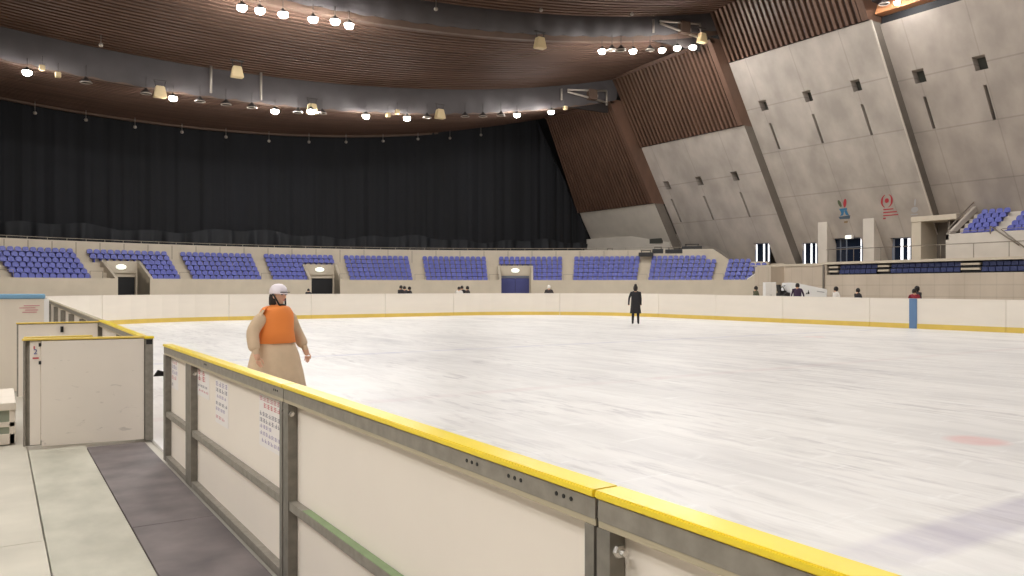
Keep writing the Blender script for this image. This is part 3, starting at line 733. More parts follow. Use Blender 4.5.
# ------------------------------------------------------------------ leaning right wall
def wall_panel(c, y0, y1, z0, z1, holes, mats, name='wall_right', label=None, thick=1.4, steps=6):
    ys = sorted({y0, y1, *[h[0] for h in holes], *[h[1] for h in holes]}); zs = sorted({z0, z1, *[h[2] for h in holes], *[h[3] for h in holes]})
    bm = bmesh.new(); P = lambda y, z, d=0: (xwall(c, z) + d, y, z)
    for i in range(len(ys) - 1):
        for j in range(len(zs) - 1):
            a, b, lo, hi = ys[i], ys[i + 1], zs[j], zs[j + 1]; my, mz = (a + b) / 2, (lo + hi) / 2
            if any(h[0] < my < h[1] and h[2] < mz < h[3] for h in holes): continue
            quad(bm, P(a, lo), P(b, lo), P(b, hi), P(a, hi))
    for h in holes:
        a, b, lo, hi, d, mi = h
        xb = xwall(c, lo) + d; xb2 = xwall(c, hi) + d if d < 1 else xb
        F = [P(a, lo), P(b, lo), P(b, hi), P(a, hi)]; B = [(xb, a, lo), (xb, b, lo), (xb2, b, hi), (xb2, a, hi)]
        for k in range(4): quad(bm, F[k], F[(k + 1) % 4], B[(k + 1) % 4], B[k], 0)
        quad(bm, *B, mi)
    # near end face (the step towards the camera) and far end, back
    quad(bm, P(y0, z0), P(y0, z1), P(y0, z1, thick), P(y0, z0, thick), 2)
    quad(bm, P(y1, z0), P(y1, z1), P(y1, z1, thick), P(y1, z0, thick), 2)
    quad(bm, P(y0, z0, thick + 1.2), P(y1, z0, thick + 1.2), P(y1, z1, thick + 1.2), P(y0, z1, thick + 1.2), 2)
    return struct(name, bm, mats, label)
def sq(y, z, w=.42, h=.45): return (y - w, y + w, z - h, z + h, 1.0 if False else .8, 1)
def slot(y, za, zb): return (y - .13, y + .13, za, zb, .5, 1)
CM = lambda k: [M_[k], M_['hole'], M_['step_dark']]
wall_panel(68.2, 69., 83.4, 5.6, 11.45, [], CM('conc1'), label='smooth concrete base of the leaning wall by the curtain')
bm = bmesh.new()   # curved-looking lighter foot below it
quad(bm, (65.2, 83.6, 5.5), (66.6, 69.2, 5.5), (66.6, 69.2, 8.05), (65.2, 83.6, 8.05)); quad(bm, (65.2, 83.6, 8.05), (66.6, 69.2, 8.05), (69, 69.2, 8.05), (69, 83.6, 8.05)); quad(bm, (66.6, 69.2, 5.5), (69, 69.2, 5.5), (69, 69.2, 8.05), (66.6, 69.2, 8.05))
struct('wall_right', bm, M_['conc1'], 'low concrete foot of the wall beside the curtain')
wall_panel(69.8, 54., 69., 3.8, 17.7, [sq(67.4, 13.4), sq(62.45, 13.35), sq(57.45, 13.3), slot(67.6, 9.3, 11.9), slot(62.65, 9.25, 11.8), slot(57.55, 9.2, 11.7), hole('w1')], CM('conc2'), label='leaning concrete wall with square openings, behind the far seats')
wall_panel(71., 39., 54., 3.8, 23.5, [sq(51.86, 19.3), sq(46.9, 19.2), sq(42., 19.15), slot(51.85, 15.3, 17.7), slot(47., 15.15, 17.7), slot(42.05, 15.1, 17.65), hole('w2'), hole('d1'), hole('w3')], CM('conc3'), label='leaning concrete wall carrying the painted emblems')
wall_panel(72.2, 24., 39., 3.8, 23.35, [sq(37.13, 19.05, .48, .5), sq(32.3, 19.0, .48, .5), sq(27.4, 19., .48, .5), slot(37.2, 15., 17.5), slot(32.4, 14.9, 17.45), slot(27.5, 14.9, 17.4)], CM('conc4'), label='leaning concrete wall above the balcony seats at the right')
wall_panel(73.2, -21., 24., 3.8, 24.4, [], CM('conc4'), label='leaning concrete wall beyond the right edge')
# light edge strips on the rib corners
for c, y, za, zb in ((71., 38.98, 8., 23.5),):
    bm = bmesh.new(); prism(bm, [(xwall(c, za) - .02, y - .04, za), (xwall(c, za) + .13, y - .04, za), (xwall(c, zb) + .13, y - .04, zb), (xwall(c, zb) - .02, y - .04, zb)], (0, .1, 0)); struct('trim_2', bm, M_['conc1'], 'pale edge strip down the concrete rib')
# slatted wood wall panels above the concrete
def wood_panel(c, y0, y1, z0, z1far, z1near, lean_top=0.):
    bm = bmesh.new(); n = 27; pit = (y1 - y0) / n
    def zt(y): f = (y1 - y) / (y1 - y0); return z1far + (z1near - z1far) * f
    P = lambda y, z, d: (xwall(c, z) + d, y, z)
    q = [P(y0, z0, .15), P(y1, z0, .15), P(y1, zt(y1), .15), P(y0, zt(y0), .15)]; quad(bm, *q, 1)
    q = [P(y0, z0, .6), P(y1, z0, .6), P(y1, zt(y1), .6), P(y0, zt(y0), .6)]; quad(bm, *q, 1)
    quad(bm, P(y0, z0, 2.6), P(y0, z0, -.28), P(y0, zt(y0) + .4, -.28), P(y0, zt(y0) + .4, 2.6), 0)
    quad(bm, P(y0 + .35, z0, .1), P(y0 + .35, z0, -.28), P(y0 + .35, zt(y0), -.28), P(y0 + .35, zt(y0), .1), 0)
    quad(bm, P(y0, z0, -.28), P(y0 + .35, z0, -.28), P(y0 + .35, zt(y0), -.28), P(y0, zt(y0), -.28), 0)
    quad(bm, P(y0, z0, .6), P(y1, z0, .6), P(y1, z0, -.25), P(y0, z0, -.25), 1)
    for s in range(n):
        a = y0 + s * pit + pit * .25 + .2 * (s == 0); b = a + pit * .48; t = zt((a + b) / 2)
        A = [bm.verts.new(P(a, z, d)) for z, d in ((z0, -.25), (z0, .15), (t, .15), (t, -.25))]
        B = [bm.verts.new(P(b, z, d)) for z, d in ((z0, -.25), (z0, .15), (t, .15), (t, -.25))]
        for k in range(4): bm.faces.new([A[k], A[(k + 1) % 4], B[(k + 1) % 4], B[k]]).material_index = 0
        bm.faces.new(A); bm.faces.new(list(reversed(B)))
    # top rail
    prism(bm, [P(y0, zt(y0) - .05, -.35), P(y0, zt(y0) + .2, -.35), P(y0, zt(y0) + .2, .3), P(y0, zt(y0) - .05, .3)], Vector(P(y1, zt(y1), 0)) - Vector(P(y0, zt(y0), 0)), 0)
    if lean_top:
        for v in bm.verts: v.co.y -= (v.co.z - z0) / (z1far - z0) * lean_top * (v.co.y - y0) / (y1 - y0)
    return struct('wall_right', bm, [M_['wood_wall'], M_['wood_back']], 'slatted wooden wall panel above the concrete')
wood_panel(68.2, 69., 83.4, 11.45, 22.7, 22.3, 2.1)
wood_panel(69.8, 54., 69., 17.7, 24.9, 25.2)
wood_panel(71., 39., 54., 23.5, 28.5, 29.5)
# strip 4: dark slot, copper cove, then wood above
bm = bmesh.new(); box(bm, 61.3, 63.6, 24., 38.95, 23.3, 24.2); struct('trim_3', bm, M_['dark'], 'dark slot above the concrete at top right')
bm = bmesh.new(); prism(bm, [(60.3, 24, 24.0), (61.5, 24, 24.0), (61.5, 24, 25.3), (60.7, 24, 24.9)], (0, 14.9, 0)); struct('trim_4', bm, M_['copper'], 'glowing copper-coloured cove at top right')
bm = bmesh.new(); box(bm, 59.9, 63.8, 24., 38.9, 24.95, 25.15); struct('trim_5', bm, M_['dark'], 'dark edge above the copper cove')
wood_panel(72.2 - .2, 24., 38.9, 26.4, 31, 31)
# ------------------------------------------------------------------ left side and ends of the hall
bm = bmesh.new(); box(bm, -37, -36, -40, 90, 0, 34); struct('wall_left', bm, M_['conc4'], 'concrete wall outside the left edge')
bm = bmesh.new(); box(bm, -40, 80, -37, -36, 0, 34); struct('wall_back', bm, M_['conc4'], 'concrete wall behind the camera')
bm = bmesh.new(); box(bm, -40, 80, 88, 89, 0, 34); struct('wall_far', bm, M_['dark'], 'dark end wall behind the curtain')
# curtain --------------------------------------------------------------------
t = thing('stage_curtain', 'huge black curtain hanging across the end of the hall', 'curtain', (15, 86, 6))
def cur_mesh(z_lo, z_hi, amp, x0, x1, n, y, ph=0, wob=0):
    bm = bmesh.new(); prev = None; rnd = random.Random(5)
    offs = []
    v = 0
    for i in range(n + 1):
        v = .7 * v + .3 * rnd.uniform(-1, 1); offs.append(v)
    for i in range(n + 1):
        x = x0 + (x1 - x0) * i / n
        fold = amp * (math.sin(x * 2.3 + ph) + .6 * math.sin(x * 5.1 + 1) + 1.6 * offs[i])
        lo = z_lo(x) if callable(z_lo) else z_lo; hi = z_hi(x)
        col = []
        for k in range(9):
            f = k / 8; z = lo + (hi - lo) * f; xx = x
            sx = min(x, xwall(68.2, z) - .05); g = max(0., min(1., (sx - 34) / 26)); g = g * g * (3 - 2 * g)
            col.append(bm.verts.new((sx, y - 2.9 * g + fold * (1 - .5 * f), z)))
        if prev:
            for k in range(8): fc = bm.faces.new([prev[k], col[k], col[k + 1], prev[k + 1]]); fc.smooth = True
        prev = col
    return bm
finish('drape', cur_mesh(6.9, lambda x: cat(18.2, min(x, 57.5)), .11, -30, 68, 800, 86.2), M_['curtain'], t)
finish('hem', cur_mesh(lambda x: 5.98 + (.03 * max(0, x - 40)), lambda x: 7.5 + .25 * math.sin(x * .35) + .15 * math.sin(x * 1.1), .22, -30, 68, 500, 85.75, 2), M_['hem'], t)
bm = bmesh.new(); xs = XS(58)   # pale pink edge beam where the ceiling meets the curtain
q = [[bm.verts.new((x, y, cat(17.95, x) + dz)) for x in xs] for y, dz in ((85.6, -.2), (85.25, -.2), (85.25, .1), (85.6, .1))]
for k in range(4):
    for j in range(len(xs) - 1): bm.faces.new([q[k][j], q[k][j + 1], q[(k + 1) % 4][j + 1], q[(k + 1) % 4][j]])
struct('trim_6', bm, M_['fascia'], 'edge beam above the curtain')
# ------------------------------------------------------------------ lamps
LAMPS = dict(on=None, off=None, tx=None)
def lamp_proto(on, loc):
    t = thing('ceiling_lamp', '', 'lamp', loc)
    Ml = Matrix.Translation(loc)
    bm = bmesh.new(); lathe(bm, [(.0, .42), (.1, .42), (.14, .3), (.34, .14), (.4, 0), (.38, 0), (.34, .1), (0, .25)], 20, Ml); finish('housing', bm, M_['lamp_body'], t)
    bm = bmesh.new(); lathe(bm, [(.36, .02), (.43, .02), (.43, -.04), (.36, -.04), (.36, .02)], 20, Ml); finish('rim', bm, M_['lamp_ring'], t)
    bm = bmesh.new(); lathe(bm, [(.38, .02), (.4, -.12), (.38, -.26), (.28, -.4), (.12, -.47), (0, -.48)] if on else [(.3, .06), (.15, .05), (0, .05)], 18, Ml); finish('lens', bm, M_['lamp_on'] if on else M_['lamp_off'], t)
    bm = bmesh.new(); tube(bm, Vector(loc) + Vector((0, 0, .5)), Vector(loc) + Vector((0, 0, 1.3)), .03, 6); finish('hanger', bm, M_['lamp_body'], t)
    return t
def put(key, maker, loc, label, grp):
    if LAMPS[key] is None: o = LAMPS[key] = maker(tuple(loc))
    else:
        src = LAMPS[key]; o = src.copy(); o.location = loc; C.objects.link(o)
        for ch in KID[src]:
            c = ch.copy(); c.parent = o; C.objects.link(c)
    KID.setdefault(o, [])
    if o is LAMPS[key] and not KID[o]: KID[o] = [x for x in bpy.data.objects if x.parent == o]
    o['label'] = label; o['group'] = grp
    return o
KID = {}
def order_label(kind, i, n, row):
    return '%s, %s from the left %s' % (kind, ordn[i + 1], row)
r1 = [(27, 71), (173, 97), (275, 110), (311, 110), (366, 115), (407, 117), (517, 114), (551, 111)]
for i, (px, py) in enumerate(r1):
    p = at_y(px, py, 68.0); q_ = put('on', lambda l: lamp_proto(True, l), p, order_label('lit round ceiling lamp', i, 8, 'in the lower row above the curtain'), 'lit lamps of the lower row'); q_.scale = (.78, .78, .72)
r2 = [(242, 6), (260, 9), (283, 13), (313, 18), (335, 20), (349, 24), (602, 50), (633, 50), (662, 49), (677, 47), (693, 46)]
for i, (px, py) in enumerate(r2):
    p = at_y(px, py, 53.0)
    lb = order_label('bright ceiling lamp', i, 6, 'in the upper left cluster') if i < 6 else '%s, %s from the left in the upper right cluster' % ('bright ceiling lamp', ordn[i - 5])
    put('on', None, p, lb, 'lit lamps of the upper row')
put('on', None, at_x(897, 1.5, 59.2), 'bright ceiling lamp beside the copper cove at top right', 'lit lamps of the third row').scale = (.55, .55, .5)
put('off', lambda l: lamp_proto(False, l), at_x(884, 4, 59.2), 'unlit ceiling lamp beside the copper cove at top right', 'unlit lamps')
for i, (px, py) in enumerate([(86, 82), (146, 93), (200, 101), (226, 104), (252, 107), (298, 112), (322, 113), (427, 117), (465, 116), (483, 116), (501, 115)]):
    put('off', None, at_y(px, py + .5, 68.0), order_label('unlit round ceiling lamp', i, 11, 'in the lower row above the curtain'), 'unlit lamps of the lower row')
for i, (px, py) in enumerate([(612, 50), (621, 50), (650, 50)]):
    put('off', None, at_y(px, py, 53.0), '%s unlit lamp ring among the upper right lamps' % ordn[i + 1].capitalize(), 'unlit lamps of the upper row')
# lamps over the rink that are above the frame (they light the hall)
k = 0
for y, xs_, z in ((53., (25, 31, 37), 20.6), (38., (-2, 3, 8, 13, 18, 23, 28, 33, 38, 44, 50, 56), 24.6), (23., (-2, 4, 10, 16, 22, 28, 34, 42, 50, 58), 26.4), (8., (-4, 3, 10, 17, 24, 31, 38, 48, 58), 27.6), (-7., (-4, 5, 14, 23, 32, 44, 56), 27.)):
    for x in xs_:
        if y == 53. : continue
        zz = z + KQ * (x - V0) ** 2 * .9
        k += 1; o = put('on', None, (x, y, zz), 'lit ceiling lamp above the ice, outside the frame', 'lamps above the frame')
for y, z in ((38., 24.6), (23., 26.4), (8., 27.6), (-7., 27.)):  # unseen lamps added left of the boards to light their outer faces
    for x in (-12., -24.):
        o = put('on', None, (x, y, z + KQ * (x - V0) ** 2 * .9), 'added unseen ceiling lamp over the walkway side, outside the frame', 'lamps above the frame')
for x, y, z in ((-9., -2., 11.), (-9., 6., 11.), (-9., 14., 11.), (-6., 1., 11.)):  # low lamps added out of view, extra fill for the near board panels
    o = put('on', None, (x, y, z), 'added unseen lamp hung low over the walkway side, outside the frame', 'lamps above the frame')
# beige loudspeakers hung along the edges
def speaker_proto(loc):
    t = thing('hanging_speaker', '', 'speaker', loc); L = Vector(loc); bm = bmesh.new()
    lo = [(-.5, -.32), (.5, -.32), (.5, .32), (-.5, .32)]; hi = [(-.32, -.24), (.32, -.24), (.32, .24), (-.32, .24)]
    A = [bm.verts.new(L + Vector((x, y, -.45))) for x, y in lo]; B = [bm.verts.new(L + Vector((x, y, .45))) for x, y in hi]
    for k in range(4): bm.faces.new([A[k], A[(k + 1) % 4], B[(k + 1) % 4], B[k]])
    bm.faces.new(list(reversed(A))); bm.faces.new(B); bmesh.ops.bevel(bm, geom=list(bm.edges), offset=.05, segments=2, affect='EDGES')
    finish('cabinet', bm, M_['speaker'], t)
    bm = bmesh.new(); tube(bm, L + Vector((-.3, 0, .4)), L + Vector((-.4, 0, .9)), .04, 6); tube(bm, L + Vector((.3, 0, .4)), L + Vector((.4, 0, .9)), .04, 6); box(bm, L.x - .5, L.x + .5, L.y - .06, L.y + .06, L.z + .85, L.z + .95); finish('bracket', bm, M_['lamp_body'], t)
    return t
sp = [((160, 92), 68.1, 'between an unlit and the second lit lamp of the lower row'), ((312, 109), 68.3, 'directly behind the fourth lit lamp of the lower row'), ((440, 114), 68.1, 'right of the sixth lit lamp of the lower row'), ((237, 72), 66, 'on the grey riser below the upper left lamp cluster'), ((540, 43), 53.2, 'left of the upper right lamp cluster'), ((702, 38), 53.4, 'at the right end of the upper right lamp cluster')]
for i, ((px, py), y, wh) in enumerate(sp):
    put('tx', speaker_proto, at_y(px, py, y), 'beige tapered loudspeaker ' + wh, 'beige hanging loudspeakers')
for i, ((px, py), wh) in enumerate([((42, 68), 'just right of the first lit lamp'), ((58, 75), 'left of the first unlit lamp'), ((388, 115), 'between the fifth and sixth lit lamps'), ((397, 112), 'just left of the sixth lit lamp'), ((565, 108), 'right of the last lit lamp')]):
    p = at_y(px, py, 68.1); o = thing('spotlight', 'small beige spotlight ' + wh, 'spotlight', tuple(p), group='small beige spotlights')
    bm = bmesh.new(); bbox(bm, p.x - .2, p.x + .2, p.y - .25, p.y + .15, p.z - .2, p.z + .2, .07); finish('housing', bm, M_['speaker'], o)
    bm = bmesh.new(); tube(bm, p + Vector((0, 0, .2)), p + Vector((0, 0, .9)), .03, 6); finish('bracket', bm, M_['lamp_body'], o)
pend = [(35, 113), (86, 120), (135, 127), (182, 132), (226, 137), (269, 141), (309, 142), (346, 142), (383, 141), (418, 139), (450, 138), (481, 135), (510, 131)]
src = None
for i, (px, py) in enumerate(pend):
    p = at_y(px, py, 84.3); bmx = None
    if src is None:
        bm = bmesh.new(); lathe(bm, [(0, -.16), (.12, -.12), (.17, 0), (.12, .12), (.02, .16), (.02, 1.2), (0, 1.2)], 12); src = finish('pendant', bm, M_['lamp_ring']); o = src
    else: o = src.copy(); C.objects.link(o)
    o.location = p; tag(o, 'tiny pale pendant hanging before the curtain top, %s from the left' % ordn[i + 1], 'pendant', 'small pendants along the curtain')
for (px, py), y in (((101, 45), 66), ((352, 81), 68.4), ((451, 85), 68.4), ((436, 9), 53.2), ((541, 10), 53.0), ((632, 14), 53.0)):
    o = src.copy(); C.objects.link(o); o.location = at_y(px, py, y); tag(o, 'tiny pale pendant under the ceiling strip at about %s of the picture width' % ('a tenth' if px < 110 else 'a third' if px < 400 else 'two fifths' if px < 445 else 'forty-four hundredths' if px < 500 else 'just over half' if px < 600 else 'three fifths'), 'pendant', 'small pendants under the ceiling')
# vertical rods near riser
for px, (ya_, yb_) in ((211, (66, 93)), (261, (72, 100))):
    a = at_y(px, ya_, 68.2); b = at_y(px, yb_, 68.2); bm = bmesh.new(); tube(bm, a, b, .1, 6); o = finish('hanging_rod', bm, M_['lamp_ring']); tag(o, 'thin pale rod hanging before the grey riser, ' + ('left one' if px < 230 else 'right one'), 'rod')
# ------------------------------------------------------------------ lower right wall, slot, ledge, concourse
YN = -20.
bm = bmesh.new()
box(bm, 64, 64.4, YN, 46.3, -.03, 2.84); box(bm, 64.02, 64.3, 46.12, 46.3, 2.84, 3.8)
box(bm, 67.5, 67.7, YN, 46.3, -.03, 3.8)
struct('wall_right', bm, M_['panelwall'], 'tan panel wall below the retracted seating')
bm = bmesh.new(); box(bm, 66.2, 66.5, 46.3, 52.6, -.03, 3.8); box(bm, 64, 66.3, 46.3, 46.5, -.03, 3.8); box(bm, 64.2, 66.45, 52.55, 54.5, -.03, 3.75); struct('wall_right', bm, M_['panelwall'], 'recessed tan wall behind the ice resurfacer')
bm = bmesh.new(); box(bm, 63.9, 72.5, YN, 46.5, 3.8, 4.02); box(bm, 66.1, 72.5, 46.5, 54, 3.8, 4.02); box(bm, 66.8, 72.5, 54, 62, 3.8, 4.02); struct('floor_concourse', bm, M_['stand'], 'concrete ledge of the upper concourse')
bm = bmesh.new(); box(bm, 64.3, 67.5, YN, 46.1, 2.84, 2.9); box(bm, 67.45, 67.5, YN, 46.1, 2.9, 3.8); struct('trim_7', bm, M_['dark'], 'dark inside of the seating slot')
# cast joint / downpipe
bm = bmesh.new(); tube(bm, (63.9, 46.35, 0), (63.9, 46.35, 3.8), .09, 8); o = finish('drain_pipe', bm, M_['step_dark']); tag(o, 'dark vertical pipe at the corner of the tan wall, left of the seating slot', 'pipe')
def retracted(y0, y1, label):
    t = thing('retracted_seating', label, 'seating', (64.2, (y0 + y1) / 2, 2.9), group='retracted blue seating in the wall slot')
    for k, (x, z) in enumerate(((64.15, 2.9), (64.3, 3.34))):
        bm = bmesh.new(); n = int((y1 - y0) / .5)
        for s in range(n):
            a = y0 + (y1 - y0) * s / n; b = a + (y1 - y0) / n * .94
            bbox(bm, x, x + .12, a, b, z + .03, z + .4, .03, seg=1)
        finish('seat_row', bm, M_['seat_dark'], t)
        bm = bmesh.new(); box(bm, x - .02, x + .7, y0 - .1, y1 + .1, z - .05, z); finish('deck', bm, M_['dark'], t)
def shelf(y0, y1, label):
    t = thing('folded_step_unit', label, 'steps', (64.2, (y0 + y1) / 2, 2.9), group='pale step units in the wall slot')
    for z in (3.08, 3.46):
        bm = bmesh.new(); box(bm, 64.1, 64.8, y0, y1, z, z + .16); finish('tread', bm, M_['stand'], t)
    bm = bmesh.new(); box(bm, 64.3, 64.36, y0, y1, 2.9, 3.7); finish('backing', bm, M_['dark'], t)
yy = lambda px: at_x(px, 268, 64).y
retracted(yy(875), yy(838), 'shortest stack of folded blue seats at the left end of the wall slot')
retracted(yy(959), yy(889), 'middle stack of folded blue seats in the wall slot')
retracted(yy(1080), yy(980), 'stack of folded blue seats at the right edge in the wall slot')
shelf(yy(837), yy(828), 'pale step unit at the left end of the wall slot')
shelf(yy(888), yy(877), 'pale step unit between the first and second seat stacks')
shelf(yy(979), yy(960), 'pale step unit between the second and third seat stacks')
# piers, portal box
def pier(pxa, pxb, pytop, label):
    XF = 68.75; ya, yb = at_x(pxa, 250, XF).y, at_x(pxb, 250, XF).y; zt = at_x(pxa, pytop, XF).z
    bm = bmesh.new(); prism(bm, [(XF, ya, 4.0), (71.2, ya, 4.0), (xwall(71, zt) + .4, ya, zt), (XF, ya, zt)], (0, yb - ya, 0)); struct('trim_8', bm, M_['conc1'], label)
pier(818, 827, 220, 'concrete pier left of the glazed door under the coloured emblem')
pier(863, 874, 218, 'concrete pier right of the glazed door under the exit sign')
t = thing('trim_9', 'concrete portal box with a shaded opening beside the balcony', 'portal', (67.5, 38, 4)); t['kind'] = 'structure'; del t['category']
yA, yB, yC = 39.95, 39.1, 35.95
bm = bmesh.new(); bbox(bm, 67.3, 70.6, yB, yA, 4.0, 7.45, .02); finish('pillar', bm, M_['stand'], t)
bm = bmesh.new(); bbox(bm, 67.2, 70.6, yC + .05, yA, 7.4, 7.85, .02); finish('roof_slab', bm, M_['stand'], t)
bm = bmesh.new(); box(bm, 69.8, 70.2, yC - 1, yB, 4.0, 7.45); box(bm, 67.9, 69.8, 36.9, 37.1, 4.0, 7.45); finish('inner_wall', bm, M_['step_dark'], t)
# balcony
bal = thing('balcony', 'concrete balcony terrace with blue seats at the right edge', 'balcony', (66, 30, 4))
bm = bmesh.new(); box(bm, 65.5, 65.75, 20., 35.95, 4.0, 6.05); box(bm, 65.75, 70.4, 35.7, 35.95, 4.0, 5.9); finish('front_wall', bm, M_['conc1'], bal)
bm = bmesh.new()
for r in range(6):
    box(bm, 65.75 + .72 * r, 65.75 + .72 * (r + 1), 20., 35.7, 4.0, BZ + .42 * r)
finish('terrace_steps', bm, M_['conc1'], bal)
bm = bmesh.new(); prism(bm, [(65.5, 35.7, 6.05), (65.5, 35.7, 5.6), (70.2, 35.7, 8.3), (70.2, 35.7, 8.85)], (0, .25, 0)); finish('sloping_side_wall', bm, M_['conc1'], bal)
bm = bmesh.new(); 
tube(bm, (65.6, 35.8, 6.5), (70., 35.8, 9.2), .05, 6); tube(bm, (65.6, 35.8, 6.5), (65.6, 35.8, 5.9), .04, 6)
tube(bm, (65.4, 32.4, 6.5), (65.4, 30.3, 4.9), .05, 6); tube(bm, (65.4, 32.4, 6.5), (65.4, 32.4, 5.9), .05, 6); tube(bm, (65.4, 31.6, 6.2), (65.4, 29.9, 4.7), .04, 6)
tube(bm, (65.6, 35.9, 6.25), (65.6, 32.4, 6.25), .025, 6); tube(bm, (65.6, 31.6, 6.25), (65.6, 25, 6.25), .025, 6)
finish('handrail', bm, M_['rail'], bal)
# concourse railing
t = thing('railing', 'thin grey railing along the concourse ledge in front of the doors', 'railing', (64.2, 30, 4))
bm = bmesh.new(); tube(bm, (64.1, 20, 5.15), (64.1, 46.2, 5.15), .035, 6); finish('top_bar', bm, M_['rail'], t)
for k in range(11):
    bm = bmesh.new(); tube(bm, (64.1, 20 + 2.6 * k, 4.0), (64.1, 20 + 2.6 * k, 5.15), .025, 6); finish('post', bm, M_['rail'], t)
# doors and windows in the recesses
def opening(name, y0, y1, z0, z1, x, mull, bright, label):
    o = thing(name, label, name.split('_')[0], (x, (y0 + y1) / 2, z0)); o['kind'] = 'structure'
    bm = bmesh.new(); box(bm, x, x + .05, y0, y1, z0, z1); finish('pane', bm, M_['glass_dark'], o)
    bm = bmesh.new()
    for (a, b, c, d) in mull: box(bm, x - .08, x - .005, a, b, c, d)
    box(bm, x - .08, x, y0, y0 + .08, z0, z1); box(bm, x - .08, x, y1 - .08, y1, z0, z1); box(bm, x - .08, x, y0, y1, z1 - .08, z1)
    finish('frame', bm, M_['frame'], o)
    for (a, b) in bright:
        bm = bmesh.new(); box(bm, x - .06, x - .002, a, b, z0 + .05, z1 - .05); finish('daylight_gap', bm, M_['daylight'], o)
Y = lambda px, x: at_x(px, 250, x).y
def op(name, k, mull_px, bright_px, label, bars=()):
    x, a, b, z0, z1 = OP[k]; x += .12
    opening(name, ypx(b, x), ypx(a, x), z0, z1, x, [(ypx(q, x), ypx(p, x), z0, z1) for p, q in mull_px] + [(ypx(b, x), ypx(a, x), u, v) for u, v in bars], [(ypx(q, x), ypx(p, x)) for p, q in bright_px], label)
op('window_1', 'w1', [], [(756.5, 757.4), (763.6, 765), (768.4, 769.8)], 'dark concourse window with bright vertical gaps behind the far seats')
op('window_2', 'w2', [], [(804.5, 805.6), (811, 812.4), (816, 817.3)], 'dark concourse window with bright vertical gaps above the ice resurfacer')
op('door_1', 'd1', [(840.5, 841.5), (846.5, 847.5)], [(861, 862.3)], 'glazed concourse door under the lit exit sign', [(5.6, 5.68)])
op('window_3', 'w3', [(893.5, 895)], [(901, 903.3), (908, 910.5)], 'dark concourse window with two bright vertical gaps left of the portal')
# exit sign
p = at_x(848.5, 237, 69.2)
t = thing('exit_sign', 'small glowing exit sign above the glazed concourse door', 'sign', tuple(p))
bm = bmesh.new(); bbox(bm, p.x - .05, p.x + .3, p.y - .36, p.y + .36, p.z - .18, p.z + .18, .03); finish('sign_body', bm, M_['white'], t)
bm = bmesh.new(); box(bm, p.x - .06, p.x - .051, p.y - .32, p.y + .32, p.z - .15, p.z + .15); finish('lit_face', bm, M_['sign'], t)
# emblems: flat painted shapes on the leaning wall (u to the right = -y, w up)
def emblem(yc, zc, shapes, label, cat='emblem'):
    t = thing('wall_emblem', label, cat, (xwall(71, zc), yc, zc))
    for nm, m, polys in shapes:
        bm = bmesh.new()
        for poly in polys: prism(bm, [(xwall(71, zc + w) - .03, yc - u - .4 * w, zc + w) for u, w in poly], (.025, 0, 0))
        finish(nm, bm, M_[m], t)
M_['e_green'] = mat('emblem_green', srgb(84, 92, 66), .6); M_['e_red'] = mat('emblem_red', srgb(176, 50, 60), .6); M_['e_blue'] = mat('emblem_blue', srgb(58, 118, 158), .6); M_['e_dblue'] = mat('emblem_dark_blue', srgb(74, 92, 108), .6); M_['e_tan'] = mat('emblem_ochre', srgb(140, 116, 84), .6); M_['e_grey'] = mat('emblem_grey', srgb(172, 170, 172), .6)
def ell(cx, cy, rx, ry, rot=0, n=14): return [(cx + rx * math.cos(t) * math.cos(rot) - ry * math.sin(t) * math.sin(rot), cy + rx * math.cos(t) * math.sin(rot) + ry * math.sin(t) * math.cos(rot)) for t in [2 * PI * k / n for k in range(n)]]
def crescent(cx, cy, r0, r1, a0, a1, n=9):
    out = [(cx + r1 * math.cos(math.radians(a0 + (a1 - a0) * k / n)), cy + r1 * math.sin(math.radians(a0 + (a1 - a0) * k / n))) for k in range(n + 1)]
    inn = [(cx + (r0 + (r1 - r0) * abs(2 * k / n - 1) * .8) * math.cos(math.radians(a0 + (a1 - a0) * k / n)), cy + (r0 + (r1 - r0) * abs(2 * k / n - 1) * .8) * math.sin(math.radians(a0 + (a1 - a0) * k / n))) for k in range(n + 1)]
    return out + inn[::-1]
emblem(47.35, 8.95, [('green_stroke', 'e_green', [ell(-.38, .78, .14, .36, .5)]), ('red_stroke', 'e_red', [ell(.18, .78, .16, .38, -.1)]),
  ('blue_figure', 'e_blue', [[(-.45, .32), (.4, .32), (.4, .16), (-.3, .1)], [(-.3, .12), (.1, .12), (.0, -.3), (-.35, -.36), (-.2, -.15)], [(.1, .1), (.35, .14), (.62, -.36), (.3, -.3)]]),
  ('caption_band', 'e_dblue', [[(-.5, -.42), (.75, -.36), (.7, -.66), (-.35, -.64)]]), ('small_mark', 'e_tan', [[(.1, -.86), (.5, -.84), (.45, -1.02), (.1, -1.02)]])], 'painted emblem in green, red and blue above the glazed door')
def dash(u0, u1, w, h=.07): return [(u0, w), (u1, w + .01), (u1, w + h), (u0, w + h)]
emblem(42.75, 9.2, [('red_crescents', 'e_red', [crescent(-.05, .35, .38, .58, 110, 250), crescent(-.05, .35, .38, .58, -70, 70)]), ('red_dot', 'e_red', [ell(-.05, .38, .2, .2)]),
  ('red_lettering', 'e_red', [dash(-.35, .6, -.42, .1), dash(-.35, .95, -.68, .1), dash(-.35, 1.1, -.94, .09), dash(-.35, -.1, -1.2, .12)])], 'red painted emblem of two crescents around a dot with red lettering')
emblem(40.3, 8.75, [('grey_figure', 'e_grey', [ell(0, .45, .08, .3), ell(0, -.15, .32, .24), dash(-.35, .3, -.6, .1)])], 'faint grey painted mark beside the concrete rib')
